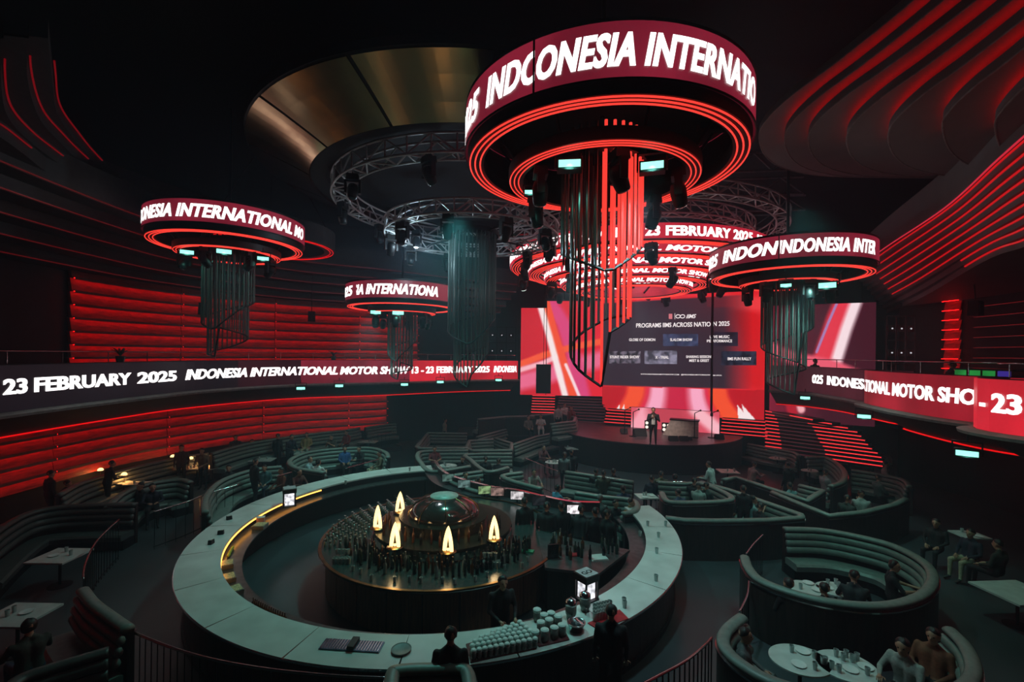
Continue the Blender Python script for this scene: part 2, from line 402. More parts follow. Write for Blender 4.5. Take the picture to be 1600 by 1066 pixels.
gallery(LP, 'long left gallery with LED ticker band reading 23 FEBRUARY 2025', [(0, H(372), M_BANDDARK), (H(372), H(470), glow('deep_crimson_led_band', (44, 12, 22), 1.0, .3, .6)), (H(470), H(640), M_BAND), (H(640), PL.s[-1], M_BANDRED)],
        [('23', H(4), H(43), .40, 0, None), ('FEBRUARY', H(53), H(205), .40, 0, None), ('2025', H(214), H(276), .40, 0, None), ('INDONESIA INTERNATIONAL', H(289), H(528), .42, .28, None), ('MOTOR SHOW', H(531), H(640), .42, .22, None),
         ('13 - 23 FEBRUARY 2025', H(643), H(765), .40, 0, None), ('INDONESIA', H(771), H(807), .42, .28, None)])
R1 = spline([(13.2, 23.4), (13.9, 22.6), (14.1, 21), (13.7, 19), (13.5, 17.2), (14.2, 16.2)], 8)
R2 = spline([(14.0, 17.4), (13.0, 16.9), (12.4, 15.3), (12.0, 13.4), (12.05, 12.0), (12.6, 10.8), (13.6, 10.4)], 8)
R3 = spline([(12.4, 11.6), (11.3, 11.2), (10.9, 10.4), (11.1, 9.4), (11.8, 7.6), (12.6, 5.0), (13.0, 1.0)], 8)
for i, (rp, lab, m, runs) in enumerate((
        (R1, 'right gallery bay nearest the stage with dim LED band', 'dk', [('2025', 1262, 1286, .40, 0.05, (1269, None)), ('INDONESIA', 1292, 1376, .40, 0.05, (None, 1351))]),
        (R2, 'middle right gallery bay with red LED band reading MOTOR S', 'b', [('ATIONAL MOTOR SHOW', 1338, 1573, .42, 0.05, (1352, 1527))]),
        (R3, 'nearest right gallery bay with bright red band reading 23', 'r', [('- 23 FEBRUARY', 1531, None, .44, 0, None)]))):
    P = Path(rp); hh = lambda px, P=P: P.hit(px, 620)
    S = P.s[-1]
    mm = {'dk': glow('dim_crimson_led_band', (58, 14, 26), 1.0, .2, .6), 'b': glow('red_led_band', (142, 22, 36), 1.0, .35, .5), 'r': M_BANDRED}[m]
    rr = []
    for st, a, b, h, it, clip in runs:
        s0 = hh(a) or 0.3; s1 = (hh(b) if b else None)
        cl = None
        if clip: cl = tuple((hh(c) if c else None) for c in clip)
        if b and s1 is None: s1 = s0 + 5.0
        rr.append((st, s0, s1, h, it, cl))
    gallery(rp, lab, [(0, S, mm)], rr)
for i, (px, py) in enumerate([(470, 607), (530, 603), (632, 601), (688, 597), (779, 594)]):
    s = PL.hit(px, py); x, y, _, _ = PL.at(np.array([s]))
    par_light(px, py, y[0] - 0.45, ['teal wash light under left gallery below the word INTERNATIONAL', 'teal wash light under left gallery beneath where MOTOR begins', 'teal wash light under left gallery below the word SHOW', 'teal wash light under left gallery below the second 23', 'teal wash light at stage end of left gallery'][i])
for px, py, P, lab in ((1258, 622, R1, 'teal wash light under right gallery bay nearest the stage'), (1350, 651, R2, 'teal wash light under middle right gallery bay'), (1511, 709, R3, 'teal wash light under nearest right gallery bay')):
    Pp = Path(P); s = Pp.hit(px, py) or 1.0; x, y, _, _ = Pp.at(np.array([s])); par_light(px, py, y[0] - 0.5, lab)
# wall behind the right gallery: dark with a slatted red bay and a green-lit bar front
wr = root_struct('wall_rear_right')
RW = spline([(19.0, 22.5), (19.2, 19), (18.6, 15), (17.6, 10), (17.0, 2)], 8)
MB().sweep(RW, [(0, 0), (.3, 0), (.3, 13), (0, 13)]).build('wall_shell', M_DARKWALL, wr)
PRW = Path(RW); sA = PRW.hit(1478, 520); sB = PRW.hit(1504, 520); sE = PRW.hit(1598, 520) or PRW.s[-1]
for k in range(9):
    z = 5.0 + .42 * k
    p = part_of(RW, sA, sB, .3)
    MB().sweep(p, [(-.05, z), (-.12, z), (-.04, z + .39), (0.0, z + .39)]).build('wall_board', M_SLAT, wr)
    MB().sweep(p, [(-.2, z + .395), (-.18, z + .395), (-.18, z + .41), (-.2, z + .41)]).build('led_strip', M_WALLSTRIP, wr)
    p = part_of(RW, sB + .6, PRW.s[-1] - 4, .4)
    MB().sweep(p, [(-.12, z), (-.02, z), (-.02, z + .03), (-.12, z + .03)]).build('shelf_edge', M_LIP2, wr)
    MB().sweep(p, [(-.125, z + .032), (-.115, z + .032), (-.115, z + .04), (-.125, z + .04)]).build('led_strip', glow('dim_red_edge_strip', (150, 20, 26), 1.0), wr)

# ---- ceiling: nested petals with red coves, right
PET = [((1186, 213), (1428, 0)), ((1226, 217), (1475, 0)), ((1263, 217), (1526, 0)), ((1323, 217), (1582, 0)), ((1388, 213), (1640, -3)), ((1473, 198), (1690, 0)), ((1555, 198), (1730, 20))]
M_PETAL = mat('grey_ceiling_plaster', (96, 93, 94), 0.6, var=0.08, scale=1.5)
tp = root_struct('trim_1')
M_COVE = glow('red_ceiling_cove', (255, 14, 16), 6.0)
M_COVE2 = glow('red_soffit_line', (190, 14, 20), 1.0)
M_COVE3 = glow('dull_red_arc_light', (105, 2, 10), 1.0)
for k, (N, Eg) in enumerate(PET):
    z = EYE + 6.6 - 0.34 * k
    fr = [(1.45, 1.45), (1.0, 1.0), (.75, .765), (.46, .507), (.22, .305), (.054, .127), (0, 0)]
    px = [(N[0] + (Eg[0] - N[0]) * a, N[1] + (Eg[1] - N[1]) * b) for a, b in fr]
    s = (277 - N[1]) / 64.0
    px += [(N[0] + a * s, N[1] + b * s) for a, b in ((10, 31), (38, 50), (88, 61), (150, 64), (330, 66))]
    pts = [at_z(x, y, z) for x, y in px]; line = spline(pts, 8)
    last = line[-1]
    poly = line + [(last[0] + 6, last[1] + 1), (22, last[1] - 1), (22, line[0][1] - 1)]
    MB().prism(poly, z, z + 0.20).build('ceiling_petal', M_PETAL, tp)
    cut = line[:int(len(line) * .62)]
    MB().sweep(cut, [(-.14, z + .22), (-.11, z + .22), (-.11, z + .25), (-.14, z + .25)]).build('cove_light', M_COVE, tp)
    MB().pipe([(x, y, z + .005) for x, y in line], 0.02).build('petal_edge', M_LIP, tp)
# ---- stepped soffit over the right gallery
ts = root_struct('trim_2')
LA = [(1330, 425), (1386, 385), (1476, 325), (1564, 245), (1640, 180), (1760, 90)]; LB = [(1385, 490), (1442, 464), (1535, 410), (1600, 386), (1680, 352), (1800, 300)]
rows = []
for k in range(10):
    t = k / 9.0; z = EYE + 4.3 - 1.75 * t
    rows.append((z, spline([at_z(a[0] + (b[0] - a[0]) * t, a[1] + (b[1] - a[1]) * t, z) for a, b in zip(LA, LB)], 8)))
for k, (z, ln) in enumerate(rows):
    nz, nl = rows[k + 1] if k < 9 else (z - .2, [(x + 4, y) for x, y in ln])
    up = z + 1.1 if k == 0 else rows[k - 1][0]
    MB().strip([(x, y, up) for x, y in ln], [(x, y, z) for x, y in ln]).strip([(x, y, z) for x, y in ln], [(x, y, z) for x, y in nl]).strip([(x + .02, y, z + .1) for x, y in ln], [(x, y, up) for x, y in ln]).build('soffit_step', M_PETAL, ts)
    cut = ln[4:] if k < 8 else ln[14:]
    if k > 0: MB().sweep(cut, [(-.03, up - .055), (.0, up - .055), (.0, up - .02), (-.03, up - .02)]).build('cove_light', M_COVE2, ts)
    else: MB().sweep(cut, [(-.03, z - .03), (.0, z - .03), (.0, z), (-.03, z)]).build('cove_light', glow('pink_edge_light', (200, 40, 60), 1.0), ts)
# ---- left ceiling arcs
M_PETALSHADE = mat('shade_toned_plaster', (46, 46, 48), .65)  # ceiling plaster toned darker, standing in for shade on the left side
tl = root_struct('trim_3')
for k, ax in enumerate(([(75, 60), (82, 130), (90, 180), (120, 222), (152, 258), (200, 300), (300, 350)], [(45, 60), (43, 124), (62, 186), (95, 224), (130, 257), (180, 296), (280, 350)], [(5, 60), (2, 130), (12, 182), (45, 220), (90, 254), (140, 290), (240, 345)], [(-45, 60), (-48, 150), (-30, 200), (0, 214), (40, 243), (90, 280), (190, 335)])):
    z = EYE + 5.9 - .38 * k
    ln = spline([at_z(x, y, z) for x, y in ax], 8)
    MB().strip([(x, y, z + .38) for x, y in ln], [(x, y, z) for x, y in ln]).strip([(x, y, z) for x, y in ln], [(x - 9, y - 2, z) for x, y in ln]).build('ceiling_petal', M_PETALSHADE, tl)
    cut = ln[6:34]
    MB().sweep(cut, [(-.06, z + .25), (-.03, z + .25), (-.03, z + .28), (-.06, z + .28)]).build('cove_light', M_COVE3, tl)
# ---- stepped soffit over the left gallery
tm = root_struct('trim_4')
LZ = [(-0.9, 10.3, 335), (-0.2, 9.9, 0), (0.6, 9.5, 0), (1.4, 9.1, 0), (2.3, 8.75, 0)]
for k in range(5):
    d, z = LZ[k][0], LZ[k][1]; ln = offset(LP, d + 0.6); nl = offset(LP, d + 1.6); up = z + (1.0 if k == 0 else .4)
    MB().strip([(x, y, up) for x, y in ln], [(x, y, z) for x, y in ln]).strip([(x, y, z) for x, y in ln], [(x, y, z) for x, y in nl]).build('soffit_step', M_PETALSHADE, tm)
    MB().sweep(ln[8:], [(-.04, z + .02), (-.01, z + .02), (-.01, z + .05), (-.04, z + .05)]).build('cove_light', glow('left_soffit_edge_light', (74, 5, 8), 1.0), tm)

# ================================================================== stage
stc = (8.0, 27.6); ZS = 1.42
a0, a1 = math.radians(190), math.radians(338)
arc = circle(stc[0], stc[1], 5.3, 60, a0, a1)
M_BOOTHFLOOR = mat('dark_tier_carpet', (40, 38, 40), .8)
st = thing('stage', 'low dark curved stage in front of the big LED screens', 'stage', (0, 0, 0))
MB().prism(arc + [(13.2, 27.5), (4.2, 30.4)], 0, ZS).build('stage_body', mat('black_stage_facing', (30, 28, 30), .5), st)
MB().prism(circle(stc[0], stc[1], 5.34, 60, a0, a1) + [(13.2, 27.5), (4.2, 30.4)], ZS, ZS + .05).build('stage_deck', mat('scuffed_stage_deck', (92, 74, 78), .4, var=.3, scale=2), st)
struct(MB().prism([(-3.4, 27.3), (2.55, 27.3), (3.75, 30.7), (-3.4, 30.7)], 0, .9).build('floor_rear_tier', M_BOOTHFLOOR))
# ---- screens: the picture is stored per point of each panel
def seg_mix(col, px, py, pts, w, c, soft=1.0):
    d = np.full(px.shape, 1e9)
    for (x0, y0), (x1, y1) in zip(pts[:-1], pts[1:]):
        vx, vy = x1 - x0, y1 - y0; t = np.clip(((px - x0) * vx + (py - y0) * vy) / (vx * vx + vy * vy), 0, 1)
        d = np.minimum(d, np.hypot(px - x0 - t * vx, py - y0 - t * vy))
    a = np.clip((w - d) / (soft * w * .5 + .5) + .5, 0, 1)[:, None]
    return col * (1 - a) + np.array(c, float) * a
def art_left(px, py):
    c = np.tile(np.array([222., 34, 52]), (len(px), 1)) * (0.92 + .12 * ((px - 813) / 130))[:, None]
    c = seg_mix(c, px, py, [(800, 600), (850, 588), (905, 570), (945, 560)], 13, (240, 110, 150), 1.6)
    c = seg_mix(c, px, py, [(852, 462), (880, 505), (897, 560), (912, 622)], 11, (222, 70, 128), 1.4)
    c = seg_mix(c, px, py, [(800, 574), (850, 555), (900, 541), (945, 533)], 5, (250, 92, 58), 1)
    c = seg_mix(c, px, py, [(800, 582), (850, 567), (872, 556)], 4, (255, 190, 205), 1.6)
    c = seg_mix(c, px, py, [(850, 462), (866, 520), (880, 565), (897, 625)], 6, (248, 84, 52), .8)
    c = seg_mix(c, px, py, [(842, 470), (858, 525), (866, 555), (884, 622)], 5, (255, 240, 244), 1.3)
    c = seg_mix(c, px, py, [(884, 570), (897, 600), (906, 622)], 2.4, (255, 225, 235), 1.3)
    return c
def art_main(px, py):
    n = len(px); c = np.tile(np.array([228., 40, 52]), (n, 1))
    c = seg_mix(c, px, py, [(1160, 470), (1180, 530), (1185, 590)], 22, (214, 22, 30), 1.5)
    c = seg_mix(c, px, py, [(1130, 470), (1185, 475)], 12, (240, 60, 66), 1.5)
    # slide
    top = 471 - (px - 985) * .062; bot = 603 + (px - 942) * .026
    ins = np.clip((py - top) / 1.5, 0, 1) * np.clip((bot - py) / 1.5, 0, 1) * np.clip((1176 - px) / 46, 0, 1)
    dk = np.stack([50 + 26 * np.clip((px - 1040) / 110, 0, 1) * np.clip((540 - py) / 60, 0, 1), 38 + 0 * px, 50 + 0 * px], 1)
    c = c * (1 - ins[:, None]) + dk * ins[:, None]
    d = ((px > 1105) & (px < 1150) & (py < 480)); c[d] = c[d] * .8 + np.array([200, 30, 40]) * .2
    # lower picture
    low = py > bot + .5; t = np.clip((py - bot) / 48, 0, 1.4); q = np.abs(px - 1058) / (1 + .42 * t ** 2)
    L = np.tile(np.array([196., 24, 40]), (n, 1))
    def bandq(L, q0, q1, col, sf):
        a = (np.clip((q - q0) / sf + .5, 0, 1) * np.clip((q1 - q) / sf + .5, 0, 1))[:, None]; return L * (1 - a) + np.array(col, float) * a
    L = bandq(L, -9, 17, (205, 36, 70), 16); L = bandq(L, 17, 43, (255, 176, 208), 12); L = bandq(L, 44, 50, (226, 40, 76), 4); L = bandq(L, 50, 78, (250, 84, 48), 8)
    L = bandq(L, 84, 300, (190, 20, 34), 10)
    for x0, x1 in ((968, 962), (975, 972), (1152, 1160), (1159, 1170)):
        tip = 632; wd = np.clip((py - tip) * .55, 0, 14); a = ((py > tip) & (np.abs(px - (x0 + (x1 - x0) * (py - tip) / 20)) < wd * .6))[:, None]
        L = np.where(a, np.array([255., 240, 245]), L)
    c = np.where(low[:, None], L, c)
    return c
def art_right(px, py):
    c = np.tile(np.array([66., 20, 36]), (len(px), 1)); c += (np.array([60, 4, 14]) * np.clip((1290 - px) / 90, 0, 1)[:, None])
    c = seg_mix(c, px, py, [(1330, 452), (1308, 500), (1288, 560), (1278, 620)], 17, (232, 58, 78), .9)
    c = seg_mix(c, px, py, [(1316, 455), (1294, 505), (1276, 550)], 2, (170, 130, 190), .8)
    c = seg_mix(c, px, py, [(1345, 452), (1322, 515), (1305, 570), (1296, 620)], 9, (255, 232, 242), 1.6)
    c = seg_mix(c, px, py, [(1195, 540), (1240, 560), (1300, 572), (1345, 590)], 10, (240, 96, 120), 1.2)
    c = seg_mix(c, px, py, [(1195, 560), (1225, 590), (1240, 650)], 8, (180, 30, 50), 1.2)
    c = seg_mix(c, px, py, [(1246, 618), (1252, 640)], 6, (250, 180, 190), 1.2)
    return c
def art_riser(px, py):
    c = np.tile(np.array([222., 84, 104]), (len(px), 1)); c = seg_mix(c, px, py, [(1012, 640), (990, 675)], 12, (255, 170, 190), 1.5); c = seg_mix(c, px, py, [(1085, 640), (1122, 672)], 10, (255, 190, 205), 1.5)
    return seg_mix(c, px, py, [(1040, 640), (1060, 675)], 26, (196, 66, 84), 1.6)
def screen(name, label, A, B, z0, z1, art, nu, nv, cat='screen'):
    A, B = Vector((A[0], A[1])), Vector((B[0], B[1])); u = (B - A); back = Vector((-u.y, u.x)).normalized()
    if back.y < 0: back = -back
    t = thing(name, label, cat, (0, 0, 0))
    V = []; Fc = []
    for j in range(nv + 1):
        for i in range(nu + 1):
            p = A + u * (i / nu); V.append((p.x, p.y, z0 + (z1 - z0) * j / nv))
    for j in range(nv):
        for i in range(nu): a = j * (nu + 1) + i; Fc.append((a, a + 1, a + nu + 2, a + nu + 1))
    me = bpy.data.meshes.new('display'); me.from_pydata(V, [], Fc)
    P = np.array([project(v) for v in V]); c = art(P[:, 0], P[:, 1]); c = np.clip(c, 0, 255) / 255; c = np.where(c <= .04045, c / 12.92, ((c + .055) / 1.055) ** 2.4)
    at = me.attributes.new('picture', 'FLOAT_COLOR', 'POINT'); at.data.foreach_set('color', np.concatenate([c, np.ones((len(c), 1))], 1).ravel().astype(np.float32))
    obj('display', me, M_PIC, t)
    m = (A + B) / 2 + back * .09
    MB().box((m.x, m.y, (z0 + z1) / 2), (u.length + .02, .16, z1 - z0 + .02), math.atan2(u.y, u.x)).build('cabinet', M_BLACK, t)
    return t, A, u.normalized(), -back
M_PIC = picture('led_picture', 1.0)
mA, mB = Vector((5.95, 30.0)), Vector((14.07, 25.5)); sp = 0.7065
mS = mA + (mB - mA) * sp
main, oA, ur, nf = screen('stage_screen', 'large main LED screen showing PROGRAMS IIMS ACROSS NATION 2025', mA, mS - (mB - mA).normalized() * .05, 2.25, 9.52, art_main, 150, 150)
main2, oB, _, _ = screen('stage_screen', 'narrower red LED screen right of the main slide, behind hanging cable', mS + (mB - mA).normalized() * .05, mB, 2.25, 9.52, art_main, 80, 150)
screen('stage_screen', 'narrow left LED screen with white beam beside black speaker', at_y(813, 600, 31.2)[:2], at_y(852.5, 600, 31.0)[:2], 3.05, 8.95, art_left, 60, 110)
screen('stage_screen', 'left LED screen with crossing orange and white beams', at_y(853.5, 600, 31.0)[:2], at_y(943, 600, 30.6)[:2], 3.05, 9.42, art_left, 110, 120)
screen('stage_screen', 'right LED screen with steep pink and white ribbon', at_y(1203, 560, 25.0)[:2], at_y(1368, 560, 22.8)[:2], 2.4, 8.6, art_right, 140, 110)
rA, rB = at_y(986, 660, 27.6), at_y(1124, 665, 25.6)
screen('riser_screen', 'low pink LED riser front behind the performer', rA[:2], rB[:2], ZS + .06, ZS + 1.28, art_riser, 60, 20)
# lettering on the main slide, placed by its spot on the screen
def on_main(px, py, off=0.02):
    a, b = ray(px, py); d = mB - mA          # intersect sight line with the screen plane
    t = (a * mA.y - mA.x) / (d.x - a * d.y); p = mA + d * t + nf * off
    return Vector((p.x, p.y, EYE - b * p.y))
def slide_text(s, x0, x1, y, hpx, parent, bold=.03, it=0.0, m=None, y1=None):
    p0, p1 = on_main(x0, y), on_main(x1, y1 if y1 is not None else y); r = (p1 - p0); wd = r.length; h = hpx / FPX * p0.y
    return flat_text('lettering', s, p0, r.normalized(), (0, 0, 1), h, m or M_SLIDETEXT, parent, width=wd, bold=bold, italic=it)
M_SLIDETEXT = glow('white_slide_text', (250, 244, 248), 1.0)
slide_text('PROGRAMS IIMS ACROSS NATIO', 994, 1110.5, 512, 7, main, .03, 0, None, 510)
slide_text('N 2025', 1114, 1140, 509.5, 7.4, main2, .03, 0, None, 509)
slide_text('IIMS', 1072, 1088, 497.5, 6.4, main, .05, .35, None, 497)
slide_text('GLOBE OF DEMON', 983, 1024, 533, 4.4, main, .02); slide_text('SLALOM SHOW', 1047, 1082, 533, 4.4, main, .02)
slide_text('L', 1109, 1111.2, 528.5, 4.4, main, .02); slide_text('IVE MUSIC', 1114, 1140, 528.5, 4.6, main2, .02)
slide_text('PE', 1104.5, 1111, 535, 4.4, main, .02); slide_text('RFORMANCE', 1114, 1144, 535, 4.6, main2, .02)
slide_text('STUNT RIDER SHOW', 953, 999, 560, 4.4, main, .02); slide_text('X - TRIAL', 1024, 1045, 560.5, 4.4, main, .02)
slide_text('SHARING SESSION', 1072, 1111, 559.5, 4.2, main, .02); slide_text('MEET & GREET', 1077, 1108, 565.5, 4.2, main, .02); slide_text('IIMS FUN RALLY', 1137, 1174, 563, 4.8, main2, .02)
slide_text('WWW.INDONESIANMOTORSHOW.COM   @INDONESIA.MOTORSHOW', 1001, 1110, 585.5, 1.8, main, .03, 0, None, 587); slide_text('IIMS OFFICIAL', 1114, 1128, 587.5, 1.8, main2, .03)
def slide_quad(x0, y0, x1, y1, m, parent, name='slide_photo'):
    MB().add([on_main(x0, y1, .012), on_main(x1, y1, .012), on_main(x1, y0, .012), on_main(x0, y0, .012)], [(0, 1, 2, 3)]).build(name, m, parent)
slide_quad(1036, 522, 1091, 541, glow('dim_blue_photo', (54, 62, 92), 1, .5, 2.5), main); slide_quad(1114, 519, 1153, 541, glow('dark_navy_photo', (34, 30, 46), 1, .4, 2), main2)
slide_quad(952, 549, 1001, 568, glow('grey_bike_photo', (92, 86, 100), 1, .8, 4), main); slide_quad(1007, 548, 1058, 569, glow('pale_wheel_photo', (112, 110, 130), 1, .7, 3), main); slide_quad(1127, 549, 1182, 571, glow('dark_rally_photo', (34, 40, 58), 1, .6, 3), main2)
# infinity emblem and small crest
for cx in (1059.5, 1066.5):
    c = on_main(cx, 494.5); MB().pipe([c + Vector((ur.x, ur.y, 0)) * (.13 * math.cos(t)) + Vector((0, 0, .10 * math.sin(t))) for t in np.linspace(0, 2 * PI, 15)[:-1]], .025, 5, True).build('emblem_ring', M_SLIDETEXT, main)
slide_quad(1045, 490.5, 1050.5, 498.5, glow('crest_pink', (214, 120, 130), 1), main, 'crest'); slide_quad(1054.2, 489.5, 1054.8, 499, M_SLIDETEXT, main, 'divider')
# ---- stepped LED wall either side of the stage
def steps(name, label, A, B, rowsn, z0, dz, m_on, frac=(0, 1)):
    t = thing(name, label, 'steps', (0, 0, 0)); A, B = Vector(A), Vector(B); u = (B - A); back = Vector((-u.y, u.x, 0)).normalized()
    if back.y < 0: back = -back
    an = math.atan2(u.y, u.x)
    m = (A + B) / 2 + back * .9; MB().box((m.x, m.y, z0 / 2), (u.length, 1.2, z0), an).build('plinth', M_BLACK, t)
    for k in range(rowsn):
        m = (A + B) / 2 + back * (.16 * k + .3)
        MB().box((m.x, m.y, z0 + dz * (k + .5)), (u.length, .6, dz - .005), an).build('step', M_BLACK, t)
        f = A + u * ((frac[0] + frac[1]) / 2) + back * (.16 * k - .012)
        MB().box((f.x, f.y, z0 + dz * (k + 1) - .05), (u.length * (frac[1] - frac[0]), .02, .045), an).build('step_light', m_on, t)
    return t
M_STEPRED = glow('red_step_light', (255, 52, 58), 1.1); M_STEPDIM = glow('dim_step_light', (70, 26, 34), 1.0)
steps('lit_steps', 'red lit steps under the left side LED screen', at_y(829, 650, 30.2), at_y(866, 650, 30.0), 9, 1.5, .17, M_STEPRED)
steps('lit_steps', 'dim step risers between left screen and stage', at_y(867, 650, 29.9), at_y(944, 650, 29.0), 9, 1.4, .17, M_STEPDIM)
steps('lit_steps', 'red lit steps left of the pink riser front', at_y(944, 660, 28.4), at_y(985, 660, 27.7), 5, 1.55, .17, M_STEPRED)
steps('lit_steps', 'red lit steps right of the pink riser front', at_y(1126, 670, 25.6), at_y(1199, 670, 24.4), 5, 1.45, .17, M_STEPRED)
tr = thing('lit_steps', 'long curved steps with red edge lights right of stage', 'steps', (0, 0, 0))
for k in range(12):
    x1 = [1380, 1380, 1378, 1372, 1363, 1357, 1352, 1346, 1340, 1325, 1300, 1270][k]
    z = 1.0 + .17 * k; A, B = at_y(1196, 660, 24.0 + .12 * k), at_y(x1, 660, 20.6 + .12 * k)
    A.z = B.z = z; u = B - A; an = math.atan2(u.y, u.x); back = Vector((-u.y, u.x, 0)).normalized(); back = back if back.y > 0 else -back
    m = (A + B) / 2 + back * .3
    MB().box((m.x, m.y, z - .085), (u.length, .6, .165), an).build('step', M_BLACK, tr)
    for f0, f1, mm in ((0, .16, M_STEPRED), (.16, .55, M_STEPDIM), (.55, 1, M_STEPRED)):
        f = A + u * ((f0 + f1) / 2) - back * .012
        MB().box((f.x, f.y, z - .04), (u.length * (f1 - f0), .02, .045), an).build('step_light', mm, tr)
# ================================================================== ceiling rings
def ring_truss(name, label, c, R, z, width=0.42, height=0.45, n=40, rb=.022, a0=0.0, a1=2 * PI):
    t = thing(name, label, 'truss', (c[0], c[1], z))
    closed = abs(a1 - a0 - 2 * PI) < 1e-6
    rings = [(R, height), (R, 0), (R - width, 0), (R - width, height)]
    A = [a0 + (a1 - a0) * k / n for k in range(n if closed else n + 1)]
    for r, zz in rings:
        MB().pipe([(r * math.cos(a), r * math.sin(a), zz) for a in (np.linspace(a0, a1, 97)[:-1] if closed else np.linspace(a0, a1, 80))], rb * 1.35, 6, closed).build('chord', M_TRUSS, t, smooth=True)
    for i, a in enumerate(A):
        P = lambda r, zz, aa: (r * math.cos(aa), r * math.sin(aa), zz)
        stick('brace', P(R, 0, a), P(R, height, a), rb, M_TRUSS, t); stick('brace', P(R, 0, a), P(R - width, 0, a), rb, M_TRUSS, t)
        if closed or i < n:
            b = a + (a1 - a0) / n
            stick('brace', P(R, 0 if i % 2 else height, a), P(R, height if i % 2 else 0, b), rb, M_TRUSS, t)
            stick('brace', P(R, 0, a if i % 2 else b), P(R - width, 0, b if i % 2 else a), rb, M_TRUSS, t)
            stick('brace', P(R - width, 0 if i % 2 else height, a), P(R - width, height if i % 2 else 0, b), rb, M_TRUSS, t)
    return t
MH = {}
def moving_head(loc, label, tilt=0.4, rz=0.0, scale=1.0, lens=None, group='moving head lights', tag_it=True):
    """hung moving head: base, yoke, head with lens"""
    if not MH:
        MH['base'] = MB().box((0, 0, -.09), (.36, .28, .18), 0, .9).mesh('base')
        MH['yoke'] = MB().box((-.2, 0, -.36), (.06, .14, .38)).box((.2, 0, -.36), (.06, .14, .38)).box((0, 0, -.2), (.42, .16, .06)).mesh('yoke')
        MH['head'] = MB().lathe([(.05, .2), (.13, .17), (.16, .05), (.15, -.1), (.13, -.26), (.1, -.27)], 14).mesh('head')
        MH['lens'] = MB().lathe([(.0, -.262), (.115, -.262), (.115, -.28), (.06, -.30), (0, -.305)], 14).mesh('lens')
    t = thing('moving_head_light', label, 'stage light', loc, rz, group)
    t.scale = (scale,) * 3
    obj('base', MH['base'], M_BLACK, t); obj('yoke', MH['yoke'], M_BLACK, t)
    h = obj('head', MH['head'], M_BLACK, t, (0, 0, -.46), True); h.rotation_euler = (tilt, 0, 0)
    me = MH['lens'] if lens is None else MH.setdefault(lens.name, MH['lens'].copy())
    l = obj('lens', me, lens or M_LENS, h, None, True)
    return t
M_TRUSSDK = mat("dim_grey_steel", (110, 116, 120), .5, .4)
M_BEAM = glow("lit_beam_lens", (225, 250, 245), 2.0)
M_LENS = mat('dark_glass_lens', (40, 50, 54), .08, 0.6)
